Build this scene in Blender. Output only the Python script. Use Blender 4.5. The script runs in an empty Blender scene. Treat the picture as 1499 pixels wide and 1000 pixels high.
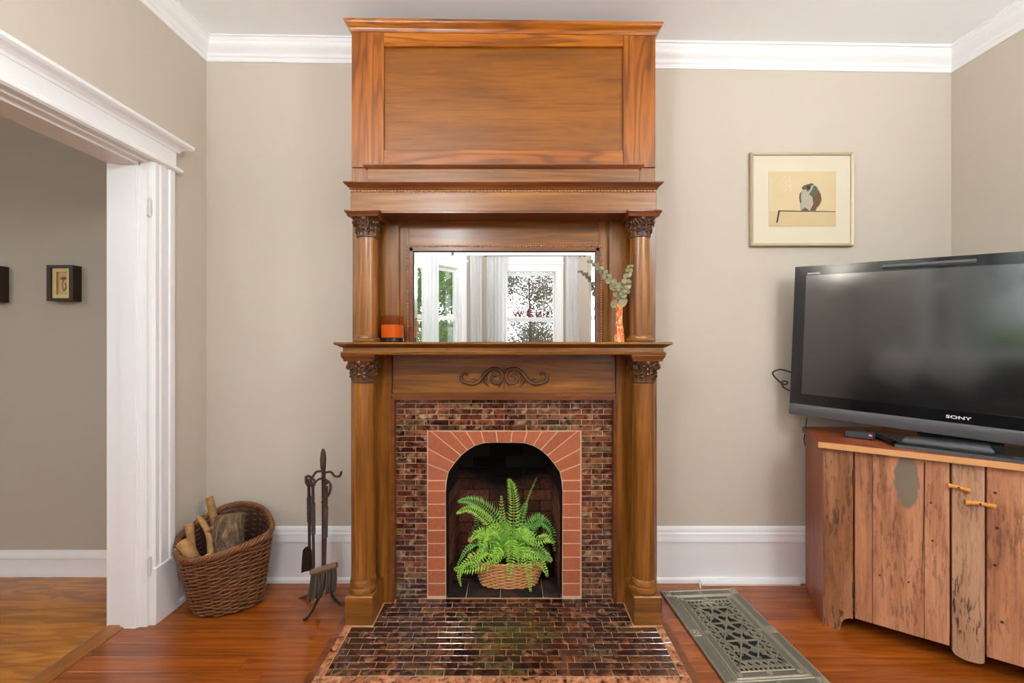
import bpy, bmesh, math, random
from mathutils import Vector, Matrix
scene = bpy.context.scene
COL = scene.collection
PI = math.pi
random.seed(11)

# ------------------------------------------------------------------ camera, world, light, exposure
F, CX, CY, H = 624.0, 749.5, 500.0, 1.346          # focal length and centre in pixels of a 1499 px wide frame, eye height
cam = bpy.data.cameras.new('camera'); cam_o = bpy.data.objects.new('camera', cam); COL.objects.link(cam_o)
cam.sensor_width = 36.0; cam.lens = 36.0 * F / 1499.0; cam.clip_start = 0.02
cam_o.location = (0, 0, H); cam_o.rotation_euler = (PI / 2, 0, 0)
scene.camera = cam_o
world = bpy.data.worlds.new('sky'); scene.world = world; world.use_nodes = True
bg = world.node_tree.nodes['Background']; bg.inputs[0].default_value = (0.93, 0.96, 1.0, 1); bg.inputs[1].default_value = 3.4
scene.view_settings.view_transform = 'Standard'; scene.view_settings.look = 'None'
scene.view_settings.exposure = 0.52; scene.view_settings.gamma = 1.0
scene.view_settings.use_curve_mapping = False
scene.cycles.max_bounces = 10; scene.cycles.diffuse_bounces = 7; scene.cycles.glossy_bounces = 5
scene.cycles.transparent_max_bounces = 16; scene.cycles.sample_clamp_indirect = 8.0
scene.cycles.caustics_reflective = False; scene.cycles.caustics_refractive = False

GLOBE_FILL, UPLIGHT_FILL = 48.0, 245.0                             # glow of the fill globes and uplighters added to brighten the rooms
def P(px, py, d):                                    # a pixel's point at depth d (distance from a thing it touches)
    return Vector(((px - CX) / F * d, d, H - (py - CY) / F * d))

# ------------------------------------------------------------------ material helpers
class NT:
    def __init__(s, name):
        s.m = bpy.data.materials.new(name); s.m.use_nodes = True
        s.t = s.m.node_tree; s.b = s.t.nodes['Principled BSDF']; s.out = s.t.nodes['Material Output']
    def n(s, typ, ins=None, **props):
        nd = s.t.nodes.new(typ)
        for k, v in props.items(): setattr(nd, k, v)
        for k, v in (ins or {}).items():
            if isinstance(v, bpy.types.NodeSocket): s.t.links.new(v, nd.inputs[k])
            else: nd.inputs[k].default_value = v
        return nd
    def set(s, **kw):
        for k, v in kw.items():
            k = k.replace('_', ' ')
            if isinstance(v, bpy.types.NodeSocket): s.t.links.new(v, s.b.inputs[k])
            else: s.b.inputs[k].default_value = v
        return s
    def ramp(s, fac, stops, interp='LINEAR'):
        r = s.n('ShaderNodeValToRGB', {'Fac': fac}); e = r.color_ramp.elements; r.color_ramp.interpolation = interp
        while len(e) < len(stops): e.new(0.5)
        for el, (p, c) in zip(e, stops):
            el.position = p; el.color = (c[0], c[1], c[2], 1) if isinstance(c, (tuple, list)) else (c, c, c, 1)
        return r.outputs[0]
    def mix(s, fac, a, b, mode='MIX'):
        nd = s.n('ShaderNodeMix', data_type='RGBA', blend_type=mode)
        for i, v in ((0, fac), (6, a), (7, b)):
            if isinstance(v, bpy.types.NodeSocket): s.t.links.new(v, nd.inputs[i])
            else: nd.inputs[i].default_value = v if i == 0 else ((*v, 1) if len(v) == 3 else v)
        return nd.outputs[2]
    def math(s, op, a, b=0.0):
        nd = s.n('ShaderNodeMath', operation=op)
        for i, v in ((0, a), (1, b)):
            if isinstance(v, bpy.types.NodeSocket): s.t.links.new(v, nd.inputs[i])
            else: nd.inputs[i].default_value = v
        return nd.outputs[0]
    def coord(s, scale=(1, 1, 1), rand=True, which='Object'):
        tc = s.n('ShaderNodeTexCoord').outputs[which]
        if rand:
            r = s.n('ShaderNodeObjectInfo').outputs['Random']
            c = s.n('ShaderNodeCombineXYZ', {0: s.math('MULTIPLY', r, 17.0), 1: s.math('MULTIPLY', r, 31.0), 2: s.math('MULTIPLY', r, 23.0)})
            tc = s.n('ShaderNodeVectorMath', {0: tc, 1: c.outputs[0]}, operation='ADD').outputs[0]
        return s.n('ShaderNodeMapping', {'Vector': tc, 'Scale': scale}).outputs[0]
    def noise(s, vec, scale, detail=4, rough=0.5, dist=0.0):
        return s.n('ShaderNodeTexNoise', {'Vector': vec, 'Scale': scale, 'Detail': detail, 'Roughness': rough, 'Distortion': dist}).outputs[0]
    def bump(s, h, strength=0.2, dist=0.002):
        s.t.links.new(s.n('ShaderNodeBump', {'Height': h, 'Strength': strength, 'Distance': dist}).outputs[0], s.b.inputs['Normal'])

def srgb(r, g, b):
    f = lambda c: (c / 255 / 12.92) if c / 255 <= 0.04045 else ((c / 255 + 0.055) / 1.055) ** 2.4
    return (f(r), f(g), f(b))

def plain(name, c, rough=0.5, metal=0.0, spec=0.5, noise=0.0, nscale=30, bump=0.0, coat=0.0):
    m = NT(name); m.set(Roughness=rough, Metallic=metal, Specular_IOR_Level=spec, Coat_Weight=coat)
    if noise or bump:
        v = m.noise(m.coord(), nscale, 5, 0.6)
        m.set(Base_Color=m.mix(v, tuple(x * (1 - noise) for x in c), tuple(min(1, x * (1 + noise)) for x in c)))
        if bump: m.bump(v, bump)
    else: m.set(Base_Color=(*c, 1))
    return m.m

def wood(name, dark, mid, light, axis='x', rough=0.3, coat=0.06, grain=0.5, cross=9.0, along=0.7, pores=0.5, rings=13.0):
    m = NT(name)
    sc = lambda a, c: tuple(a if ax == axis else c for ax in 'xyz')
    n1 = m.noise(m.coord(sc(along, cross)), 1.0, 1.5, 0.5, 0.3)
    ring = m.math('ADD', m.math('MULTIPLY', m.math('SINE', m.math('MULTIPLY', n1, rings * 6.28)), 0.5), 0.5)
    n2 = m.noise(m.coord(sc(along * 2, cross * 2.2)), 1.0, 6, 0.6)
    n3 = m.noise(m.coord(sc(4.0, 130.0)), 1.0, 3, 0.6)
    base = m.ramp(n2, [(0.25, dark), (0.5, mid), (0.75, light)])
    base = m.mix(m.math('MULTIPLY', m.ramp(ring, [(0.45, 0.0), (0.95, 1.0)]), grain), base, dark)
    base = m.mix(m.math('MULTIPLY', m.ramp(n3, [(0.55, 0.0), (0.72, 1.0)]), pores), base, tuple(x * 0.45 for x in dark))
    r = m.n('ShaderNodeObjectInfo').outputs['Random']
    base = m.n('ShaderNodeHueSaturation', {'Color': base, 'Value': m.math('ADD', m.math('MULTIPLY', r, 0.22), 0.89)}).outputs[0]
    m.set(Base_Color=base, Roughness=rough, Coat_Weight=coat, Coat_Roughness=0.12)
    m.bump(n3, 0.12, 0.001)
    return m.m

M = {}
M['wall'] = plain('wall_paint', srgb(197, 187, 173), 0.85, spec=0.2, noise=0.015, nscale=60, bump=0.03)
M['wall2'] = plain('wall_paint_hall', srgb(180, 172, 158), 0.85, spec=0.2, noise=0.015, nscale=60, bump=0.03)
M['ceil'] = plain('ceiling_paint', srgb(240, 242, 243), 0.9, spec=0.2, noise=0.01, nscale=40)
M['white'] = plain('white_trim_paint', srgb(238, 238, 238), 0.38, spec=0.4, noise=0.012, nscale=14, bump=0.03)
OAKL = (srgb(76, 43, 12), srgb(134, 82, 28), srgb(164, 108, 44))
OAKT = (srgb(94, 46, 3), srgb(154, 84, 9), srgb(180, 107, 18))
for ax in 'xz':
    M['oak_' + ax] = wood('oak_brown_' + ax, *OAKL, axis=ax, grain=0.3, cross=13, pores=0.6, rings=9)
    M['oakt_' + ax] = wood('oak_amber_' + ax, *OAKT, axis=ax, grain=0.6, cross=9, pores=0.5, rings=12)
M['oakp'] = wood('oak_panel', srgb(100, 56, 8), srgb(138, 80, 13), srgb(158, 96, 20), axis='x', grain=0.16, cross=7, pores=0.45)
M['oak_carve'] = wood('oak_carved', srgb(46, 25, 9), srgb(86, 51, 22), srgb(124, 80, 40), axis='z', grain=0.2, rough=0.4, pores=0.5)
M['oak_dark'] = wood('oak_dark_moulding', srgb(74, 36, 14), srgb(112, 60, 26), srgb(140, 82, 38), axis='x', grain=0.2)
M['plank'] = wood('floor_plank', srgb(104, 46, 10), srgb(146, 73, 20), srgb(170, 92, 30), axis='x', rough=0.24, coat=0.2, grain=0.28, cross=14, along=0.6, pores=0.25)
M['plank2'] = wood('floor_plank_hall', srgb(130, 72, 12), srgb(178, 108, 26), srgb(198, 126, 38), axis='x', rough=0.26, coat=0.2, grain=0.5, cross=8, along=1.1, pores=0.3, rings=9)
M['thresh'] = wood('threshold', srgb(120, 68, 20), srgb(156, 92, 32), srgb(176, 108, 42), axis='y', rough=0.3)
M['subfloor'] = plain('floor_gap', srgb(60, 32, 14), 0.8)

def glaze(name, stops, hi, hi_amt, dark=1.0):
    m = NT(name)
    r = m.n('ShaderNodeObjectInfo').outputs['Random']
    base = m.ramp(r, stops)
    v = m.coord()
    n = m.noise(v, 42, 4, 0.6, 0.6); n2 = m.noise(v, 26, 3, 0.5, 0.4)
    c = m.mix(m.ramp(n, [(0.46, 0.0), (0.66, 1.0)]), base, srgb(40, 16, 14))
    amt = m.math('MULTIPLY', m.ramp(n2, [(0.52, 0.0), (0.70, 1.0)]), m.math('MULTIPLY', m.ramp(m.math('FRACT', m.math('MULTIPLY', r, 7.31)), [(0.0, 0.25), (1.0, 1.0)]), hi_amt))
    c = m.mix(amt, c, hi)
    m.set(Base_Color=c, Roughness=0.14, Specular_IOR_Level=0.6, Coat_Weight=0.4, Coat_Roughness=0.05)
    m.bump(m.noise(v, 30, 1, 0.4), 0.25, 0.004)
    return m.m
ST = [(0.0, srgb(56, 24, 20)), (0.2, srgb(96, 42, 26)), (0.42, srgb(66, 36, 30)), (0.6, srgb(118, 62, 34)), (0.76, srgb(134, 84, 54)), (0.88, srgb(104, 86, 50)), (1.0, srgb(70, 32, 28))]
M['tile'] = glaze('glazed_surround_tile', ST, srgb(200, 156, 122), 0.85)
M['htile'] = glaze('glazed_hearth_tile', [(0.0, srgb(46, 20, 12)), (0.4, srgb(76, 36, 18)), (0.7, srgb(56, 30, 20)), (0.9, srgb(104, 60, 26)), (1.0, srgb(84, 70, 38))], srgb(176, 118, 80), 0.65)
M['btile'] = glaze('glazed_border_tile', [(0.0, srgb(170, 100, 66)), (1.0, srgb(196, 130, 90))], srgb(226, 178, 138), 0.9)
M['grout'] = plain('grout', srgb(206, 176, 146), 0.9, noise=0.12, nscale=80)
M['grout_h'] = plain('hearth_grout', srgb(190, 140, 100), 0.9, noise=0.15, nscale=60)
def brickmat(name, stops, soot):
    m = NT(name); r = m.n('ShaderNodeObjectInfo').outputs['Random']
    v = m.coord(); n = m.noise(v, 60, 5, 0.65); n2 = m.noise(v, 14, 3, 0.5)
    c = m.mix(m.ramp(n, [(0.3, 0.0), (0.8, 1.0)]), m.ramp(r, stops), srgb(170, 102, 72) if not soot else srgb(60, 36, 28))
    if soot: c = m.mix(m.ramp(n2, [(0.35, 0.0), (0.6, 0.9)]), c, srgb(22, 16, 14))
    m.set(Base_Color=c, Roughness=0.75 if not soot else 0.85, Specular_IOR_Level=0.3); m.bump(n, 0.25, 0.003)
    return m.m
M['brick'] = brickmat('face_brick', [(0.0, srgb(146, 72, 42)), (0.5, srgb(168, 86, 50)), (1.0, srgb(158, 84, 58))], False)
# firebox brick: soot deposit with its own shape, a tall black plume up the middle of the back
m = NT('firebox_brick'); r = m.n('ShaderNodeObjectInfo').outputs['Random']
v = m.coord(); n = m.noise(v, 50, 5, 0.65)
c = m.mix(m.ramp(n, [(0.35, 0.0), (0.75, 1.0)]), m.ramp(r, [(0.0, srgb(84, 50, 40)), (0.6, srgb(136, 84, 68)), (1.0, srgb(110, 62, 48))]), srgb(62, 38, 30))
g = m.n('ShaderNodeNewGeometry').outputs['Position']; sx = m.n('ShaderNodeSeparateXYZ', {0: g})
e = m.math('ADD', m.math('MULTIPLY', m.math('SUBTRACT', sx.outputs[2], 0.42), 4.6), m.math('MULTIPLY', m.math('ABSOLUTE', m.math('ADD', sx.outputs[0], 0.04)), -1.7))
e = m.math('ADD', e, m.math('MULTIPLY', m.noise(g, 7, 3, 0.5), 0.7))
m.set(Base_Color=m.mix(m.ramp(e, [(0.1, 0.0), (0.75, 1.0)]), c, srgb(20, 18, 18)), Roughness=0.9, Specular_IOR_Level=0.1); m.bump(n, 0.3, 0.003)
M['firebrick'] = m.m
M['firefloor'] = brickmat('firebox_floor_tile', [(0.0, srgb(58, 38, 30)), (1.0, srgb(80, 50, 38))], True)
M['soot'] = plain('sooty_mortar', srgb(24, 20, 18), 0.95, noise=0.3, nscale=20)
M['mirror'] = plain('mirror_glass', (0.93, 0.95, 0.94), 0.0, metal=1.0)
M['tvblack'] = plain('gloss_black_plastic', (0.006, 0.006, 0.007), 0.08, spec=0.5)
M['tvscreen'] = plain('tv_screen', (0.008, 0.008, 0.009), 0.12, spec=1.0, coat=1.0)
M['tvscreen'].node_tree.nodes['Principled BSDF'].inputs['Coat Roughness'].default_value = 0.09
M['tvgrey'] = plain('grey_plastic', srgb(92, 93, 96), 0.35, metal=0.4)
M['silver'] = plain('silver_lettering', srgb(225, 225, 228), 0.35)
M['clear'] = plain('smoked_acrylic', srgb(70, 70, 74), 0.12)
M['blackrub'] = plain('black_rubber', (0.012, 0.012, 0.012), 0.5)
M['boxgrey'] = plain('slate_plastic', srgb(52, 56, 64), 0.45)
M['led'] = NT('red_indicator').set(Base_Color=(0.8, 0.05, 0.06, 1), Emission_Color=(1, 0.1, 0.15, 1), Emission_Strength=1.5).m
M['iron'] = plain('wrought_iron', srgb(72, 54, 46), 0.55, metal=0.4, noise=0.4, nscale=60, bump=0.4)
M['bristle'] = plain('broom_bristle', srgb(74, 62, 52), 0.9, noise=0.3, nscale=90)
M['broomwood'] = plain('broom_head_wood', srgb(104, 80, 58), 0.7, noise=0.25, nscale=40)
M['pewter'] = plain('cast_pewter_grille', srgb(156, 148, 130), 0.48, metal=0.55, noise=0.22, nscale=50, bump=0.15)
M['pewter_d'] = plain('cast_pewter_recess', srgb(114, 110, 98), 0.55, metal=0.5, noise=0.2, nscale=90, bump=0.2)
M['duct_shade'] = plain('duct_shade_paint', srgb(22, 21, 20), 0.9)
M['wicker'] = plain('brown_willow', srgb(112, 66, 34), 0.38, noise=0.75, nscale=24, spec=0.5)
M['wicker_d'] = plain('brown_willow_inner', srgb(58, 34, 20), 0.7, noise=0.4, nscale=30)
M['wicker_l'] = plain('honey_wicker', srgb(206, 148, 94), 0.5, noise=0.3, nscale=40)
m = NT('log_bark'); v = m.coord((14, 14, 4)); n = m.noise(v, 3.0, 5, 0.7, 0.8)
m.set(Base_Color=m.ramp(n, [(0.34, srgb(52, 38, 28)), (0.5, srgb(104, 80, 56)), (0.68, srgb(158, 132, 98))]), Roughness=0.95); m.bump(n, 1.0, 0.012); M['bark'] = m.m
M['branch'] = plain('peeled_branch', srgb(150, 108, 62), 0.75, noise=0.7, nscale=34, bump=0.6)
M['cutwood'] = plain('cut_wood_end', srgb(196, 150, 98), 0.8, noise=0.2, nscale=60)
def leafmat(name, a, b):
    m = NT(name); n = m.noise(m.coord(), 18, 3, 0.5)
    m.set(Base_Color=m.mix(n, a, b), Roughness=0.5, Specular_IOR_Level=0.35)
    tr = m.n('ShaderNodeBsdfTranslucent', {'Color': (*b, 1)})
    mx = m.n('ShaderNodeMixShader', {0: 0.3, 1: m.b.outputs[0], 2: tr.outputs[0]})
    m.t.links.new(mx.outputs[0], m.out.inputs[0]); return m.m
M['fern'] = leafmat('fern_green', srgb(116, 182, 60), srgb(206, 240, 112))
M['fern_d'] = leafmat('fern_deep_green', srgb(84, 152, 60), srgb(160, 216, 108))
M['euc'] = leafmat('eucalyptus_sage', srgb(128, 128, 96), srgb(178, 174, 136))
M['stem'] = plain('stem_brown', srgb(110, 92, 60), 0.7)
M['tree'] = leafmat('tree_leaf', srgb(34, 66, 24), srgb(96, 128, 44))
M['tree2'] = leafmat('autumn_tree_leaf', srgb(64, 66, 62), srgb(112, 98, 86))
M['trunk'] = plain('tree_bark', srgb(70, 60, 54), 0.9)
M['lawn'] = plain('lawn', srgb(96, 128, 54), 0.95, noise=0.3, nscale=4)
M['vase'] = None
m = NT('orange_vase'); v = m.coord((1, 1, 0.45), rand=False); n = m.noise(v, 90, 2, 0.5, 1.2)
m.set(Base_Color=m.ramp(n, [(0.4, srgb(206, 84, 30)), (0.52, srgb(226, 116, 52)), (0.6, srgb(240, 200, 150))]), Roughness=0.25); M['vase'] = m.m
m = NT('amber_glass'); m.set(Base_Color=(*srgb(120, 62, 30), 1), Roughness=0.04)
tr = m.n('ShaderNodeBsdfTransparent', {'Color': (*srgb(250, 230, 208), 1)})
mx = m.n('ShaderNodeMixShader', {0: 0.14, 1: tr.outputs[0], 2: m.b.outputs[0]}); m.t.links.new(mx.outputs[0], m.out.inputs[0]); M['amber'] = m.m
M['wax'] = NT('orange_wax').set(Base_Color=(*srgb(246, 146, 52), 1), Roughness=0.5).m
M['jarbase'] = plain('dark_glass_base', srgb(30, 18, 12), 0.1)
m = NT('window_glass'); tr = m.n('ShaderNodeBsdfTransparent'); gl = m.n('ShaderNodeBsdfGlossy', {'Roughness': 0.0})
mx = m.n('ShaderNodeMixShader', {0: 0.05, 1: tr.outputs[0], 2: gl.outputs[0]}); m.t.links.new(mx.outputs[0], m.out.inputs[0]); M['glass'] = m.m
m = NT('sheer_curtain'); m.set(Base_Color=(*srgb(250, 250, 250), 1), Roughness=0.9)
tr = m.n('ShaderNodeBsdfTranslucent', {'Color': (0.93, 0.93, 0.94, 1)})
mx = m.n('ShaderNodeMixShader', {0: 0.58, 1: m.b.outputs[0], 2: tr.outputs[0]}); m.t.links.new(mx.outputs[0], m.out.inputs[0]); M['curtain'] = m.m
M['rod'] = plain('curtain_rod_metal', srgb(110, 106, 104), 0.4, metal=0.8)
M['leather'] = plain('dark_leather', srgb(36, 30, 28), 0.5, noise=0.2, nscale=20)
M['cushion'] = plain('white_cushion_cloth', srgb(232, 230, 226), 0.9)
M['letter'] = plain('red_wood_letter', srgb(120, 34, 30), 0.7)
M['frame_gold'] = plain('champagne_frame', srgb(186, 170, 140), 0.4, metal=0.25, noise=0.06)
M['mat_cream'] = plain('cream_mount', srgb(214, 206, 182), 0.9)
M['paper'] = plain('aged_print_paper', srgb(208, 188, 150), 0.9, noise=0.05, nscale=12)
M['paper2'] = plain('aged_print_ledge', srgb(200, 178, 138), 0.9, noise=0.06, nscale=12)
M['ink'] = plain('print_ink', srgb(48, 40, 32), 0.9)
M['inkg'] = plain('print_grey_green', srgb(92, 92, 80), 0.9, noise=0.2, nscale=60)
M['inkb'] = plain('print_brown', srgb(104, 78, 56), 0.9, noise=0.3, nscale=60)
M['inkw'] = plain('print_pale', srgb(172, 164, 146), 0.9, noise=0.15, nscale=90)
M['inkr'] = plain('print_rust', srgb(168, 74, 48), 0.9)
M['espresso'] = plain('espresso_frame', srgb(44, 26, 14), 0.4, noise=0.2, nscale=30)
M['shadowmat'] = plain('pale_gold_mount', srgb(222, 196, 138), 0.9)
M['shadowback'] = plain('linen_backing', srgb(198, 174, 120), 0.9, noise=0.06, nscale=90)
M['plate'] = plain('white_outlet_plastic', srgb(232, 230, 224), 0.4)
M['opal'] = NT('fill_globe_glow').set(Base_Color=(0.9, 0.9, 0.88, 1), Emission_Color=(0.90, 0.965, 1.0, 1), Emission_Strength=GLOBE_FILL).m
M['fill_uplight'] = NT('fill_uplighter_glow').set(Base_Color=(0.9, 0.9, 0.9, 1), Emission_Color=(0.92, 0.97, 1.0, 1), Emission_Strength=UPLIGHT_FILL).m
M['hinge'] = plain('worn_painted_hinge', srgb(212, 210, 206), 0.5, metal=0.1, noise=0.3, nscale=80)

def barn(name, c1, c2, c3, patch=None, scr=0.7):
    m = NT(name); v = m.coord((9, 9, 1.0)); n = m.noise(v, 1.4, 5, 0.6, 0.4)
    c = m.ramp(n, [(0.3, c1), (0.5, c2), (0.72, c3)])
    s = m.noise(m.coord((95, 95, 13)), 1.0, 3, 0.7, 0.3); area = m.noise(m.coord((3, 3, 1.8)), 1.3, 2, 0.5)
    f = m.math('MULTIPLY', m.ramp(s, [(0.52, 0.0), (0.60, 1.0)]), m.math('MULTIPLY', m.ramp(area, [(0.4, 0.1), (0.62, 1.0)]), scr))
    c = m.mix(f, c, srgb(58, 44, 36))
    fine = m.noise(m.coord((150, 150, 4)), 1.0, 2, 0.5)
    c = m.mix(m.math('MULTIPLY', m.ramp(fine, [(0.55, 0), (0.75, 1)]), 0.35), c, srgb(96, 56, 36))
    if patch:
        g = m.n('ShaderNodeTexCoord').outputs['Object']
        w = m.n('ShaderNodeVectorMath', {0: g, 1: m.n('ShaderNodeVectorMath', {0: m.n('ShaderNodeTexNoise', {'Vector': g, 'Scale': 24.0}).outputs['Color'], 1: (0.03, 0.03, 0.03)}, operation='MULTIPLY').outputs[0]}, operation='ADD').outputs[0]
        mp = m.n('ShaderNodeMapping', {'Vector': w, 'Location': (-patch[0] / patch[2], 0, -patch[1] / patch[3]), 'Scale': (1 / patch[2], 0, 1 / patch[3])}).outputs[0]
        ln = m.n('ShaderNodeVectorMath', {0: mp}, operation='LENGTH').outputs['Value']
        c = m.mix(m.ramp(ln, [(0.86, 0.92), (1.1, 0.0)]), c, srgb(112, 106, 92))
    m.set(Base_Color=c, Roughness=0.42, Specular_IOR_Level=0.4, Coat_Weight=0.12, Coat_Roughness=0.25); m.bump(fine, 0.15, 0.001)
    return m.m
M['barn'] = barn('barn_board_salmon', srgb(134, 88, 62), srgb(182, 126, 92), srgb(206, 156, 122), scr=.5)
M['barn_p'] = barn('barn_board_patched', srgb(134, 88, 62), srgb(182, 126, 92), srgb(206, 156, 122), scr=.5, patch=(0.309, 0.755, 0.042, 0.135))
M['barn_s'] = barn('barn_board_scarred', srgb(104, 66, 42), srgb(146, 98, 64), srgb(170, 124, 88), scr=1.0)
M['barn_c'] = barn('barn_board_pale', srgb(138, 98, 74), srgb(176, 136, 106), srgb(200, 164, 134), scr=1.0)
M['barn_side'] = barn('barn_board_red', srgb(110, 52, 28), srgb(142, 72, 42), srgb(160, 90, 56), scr=0.3)
M['barn_edge'] = plain('barn_top_edge', srgb(206, 150, 98), 0.5, noise=0.12, nscale=40)
M['barn_top'] = barn('barn_top_red', srgb(100, 42, 18), srgb(136, 66, 32), srgb(160, 84, 44), scr=0.2)
M['latch'] = plain('honey_latch_wood', srgb(212, 142, 56), 0.45, noise=0.25, nscale=30)

# ------------------------------------------------------------------ mesh helpers
def W(o):
    v = Vector((0, 0, 0))
    while o is not None: v = v + Vector(o.location); o = o.parent
    return v
def meta(o, label=None, cat=None, group=None, kind=None):
    for k, v in (('label', label), ('category', cat), ('group', group), ('kind', kind)):
        if v: o[k] = v
    return o
def obj(name, bm, mat, parent=None, smooth=False, local=False):
    if isinstance(bm, bpy.types.Mesh): me = bm
    else:
        if parent is not None and not local:
            bmesh.ops.translate(bm, verts=bm.verts, vec=-W(parent))
        bmesh.ops.recalc_face_normals(bm, faces=bm.faces)
        me = bpy.data.meshes.new(name); bm.to_mesh(me); bm.free()
        me.materials.append(M[mat])
        if smooth:
            for p in me.polygons: p.use_smooth = True
            if smooth != 'all': me.set_sharp_from_angle(angle=math.radians(38))
    o = bpy.data.objects.new(name, me); COL.objects.link(o)
    if parent is not None: o.parent = parent
    return o
def thing(name, label, cat, loc=(0, 0, 0), rotz=0.0, group=None, kind=None):
    o = bpy.data.objects.new(name, None); COL.objects.link(o); o.empty_display_size = 0.05
    o.location = loc; o.rotation_euler = (0, 0, rotz)
    return meta(o, label, cat, group, kind)
def struct(name, bm, mat, label=None, cat=None, smooth=False):
    return meta(obj(name, bm, mat, smooth=smooth), label, cat, kind='structure')
def BM(): return bmesh.new()
def box(bm, x0, x1, y0, y1, z0, z1, mtx=None):
    vs = [bm.verts.new(Vector(p) if mtx is None else mtx @ Vector(p)) for p in
          ((x0, y0, z0), (x1, y0, z0), (x1, y1, z0), (x0, y1, z0), (x0, y0, z1), (x1, y0, z1), (x1, y1, z1), (x0, y1, z1))]
    for f in ((0, 3, 2, 1), (4, 5, 6, 7), (0, 1, 5, 4), (1, 2, 6, 5), (2, 3, 7, 6), (3, 0, 4, 7)): bm.faces.new([vs[i] for i in f])
    return bm
def bbox(x0, x1, y0, y1, z0, z1, bev=0.0, seg=1):
    bm = box(BM(), x0, x1, y0, y1, z0, z1)
    if bev: bmesh.ops.bevel(bm, geom=list(bm.edges), offset=bev, segments=seg, affect='EDGES', profile=0.5)
    return bm
def prism(bm, pts, y0, y1):                           # polygon in x,z pushed along y
    a = [bm.verts.new((x, y0, z)) for x, z in pts]; b = [bm.verts.new((x, y1, z)) for x, z in pts]
    bm.faces.new(a); bm.faces.new(b[::-1]); n = len(pts)
    for i in range(n): bm.faces.new((a[i], b[i], b[(i + 1) % n], a[(i + 1) % n]))
    return bm
def loft(bm, rings, close=True, cap0=True, cap1=True):
    vr = [[bm.verts.new(p) for p in r] for r in rings]; n = len(vr[0])
    for a, b in zip(vr, vr[1:]):
        for i in range(n if close else n - 1): bm.faces.new((a[i], a[(i + 1) % n], b[(i + 1) % n], b[i]))
    if close and cap0: bm.faces.new(vr[0][::-1])
    if close and cap1: bm.faces.new(vr[-1])
    return bm
def lathe(bm, prof, cx, cy, n=24, cap0=True, cap1=True):   # prof: (r, z)
    return loft(bm, [[(cx + r * math.cos(2 * PI * i / n), cy + r * math.sin(2 * PI * i / n), z) for i in range(n)] for r, z in prof], True, cap0, cap1)
def tube(bm, pts, rad, n=6, cap=True, flat=None, up=None):
    pts = [Vector(p) for p in pts]; rings = []; prev = None; L = len(pts)
    for i, p in enumerate(pts):
        t = (pts[min(i + 1, L - 1)] - pts[max(i - 1, 0)])
        if t.length < 1e-9: t = Vector((0, 0, 1))
        t.normalize()
        if prev is None:
            a = Vector(up) if up else (Vector((0, 0, 1)) if abs(t.z) < 0.9 else Vector((1, 0, 0)))
            u = a - t * a.dot(t)
        else: u = prev - t * prev.dot(t)
        if u.length < 1e-6: u = t.orthogonal()
        u.normalize(); prev = u; w = t.cross(u)
        r = rad[i] if isinstance(rad, (list, tuple)) else rad
        f = flat or 1.0
        rings.append([p + u * (r * f * math.cos(2 * PI * k / n)) + w * (r * math.sin(2 * PI * k / n)) for k in range(n)])
    return loft(bm, rings, True, cap, cap)
def bez(p0, p1, p2, n=10):
    p0, p1, p2 = Vector(p0), Vector(p1), Vector(p2)
    return [p0 * (1 - t) ** 2 + p1 * (2 * t * (1 - t)) + p2 * t * t for t in [i / n for i in range(n + 1)]]
def crom(pts, n=6):
    pts = [Vector(p) for p in pts]; out = []
    for i in range(len(pts) - 1):
        a, b, c, d = pts[max(i - 1, 0)], pts[i], pts[i + 1], pts[min(i + 2, len(pts) - 1)]
        for k in range(n):
            t = k / n
            out.append(0.5 * ((2 * b) + (c - a) * t + (2 * a - 5 * b + 4 * c - d) * t * t + (3 * b - a - 3 * c + d) * t ** 3))
    return out + [pts[-1]]
def bead(bm, c, r):
    vs = [bm.verts.new(Vector(c) + Vector(d) * r) for d in ((1, 0, 0), (-1, 0, 0), (0, 1, 0), (0, -1, 0), (0, 0, 1), (0, 0, -1),
          (.6, -.6, .6), (-.6, -.6, .6), (-.6, -.6, -.6), (.6, -.6, -.6))]
    for f in ((3, 6, 7), (3, 7, 8), (3, 8, 9), (3, 9, 6), (0, 6, 9), (1, 8, 7), (4, 7, 6), (5, 9, 8), (0, 9, 5), (0, 4, 6), (1, 7, 4), (1, 5, 8)):
        bm.faces.new([vs[i] for i in f])
def text_mesh(name, body, size, mat, extrude=0.001, parent=None, loc=(0, 0, 0), rot=(PI / 2, 0, 0), sx=1.0):
    cu = bpy.data.curves.new(name, 'FONT'); cu.body = body; cu.size = size; cu.extrude = extrude; cu.align_x = 'CENTER'; cu.offset = size * 0.018
    t = bpy.data.objects.new(name, cu); COL.objects.link(t); dg = bpy.context.evaluated_depsgraph_get()
    me = bpy.data.meshes.new_from_object(t.evaluated_get(dg)); bpy.data.objects.remove(t)
    me.materials.clear(); me.materials.append(M[mat]); me.name = name
    o = bpy.data.objects.new(name, me); COL.objects.link(o); o.parent = parent; o.location = loc; o.rotation_euler = rot; o.scale.x = sx
    return o

# ================================================================== the room
XL, XR, YB = -1.721, 2.473, 2.40
A0, A1 = (-0.505, -2.2), (1.197, -2.2)                # the middle of the bay behind the camera
def zc(x): return 3.033 - 0.0153 * (max(-1.721, min(2.473, x)) + 1.721)      # the old ceiling falls to the right
JY = 2.03                                             # far jamb of the wide opening in the left wall

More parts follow.
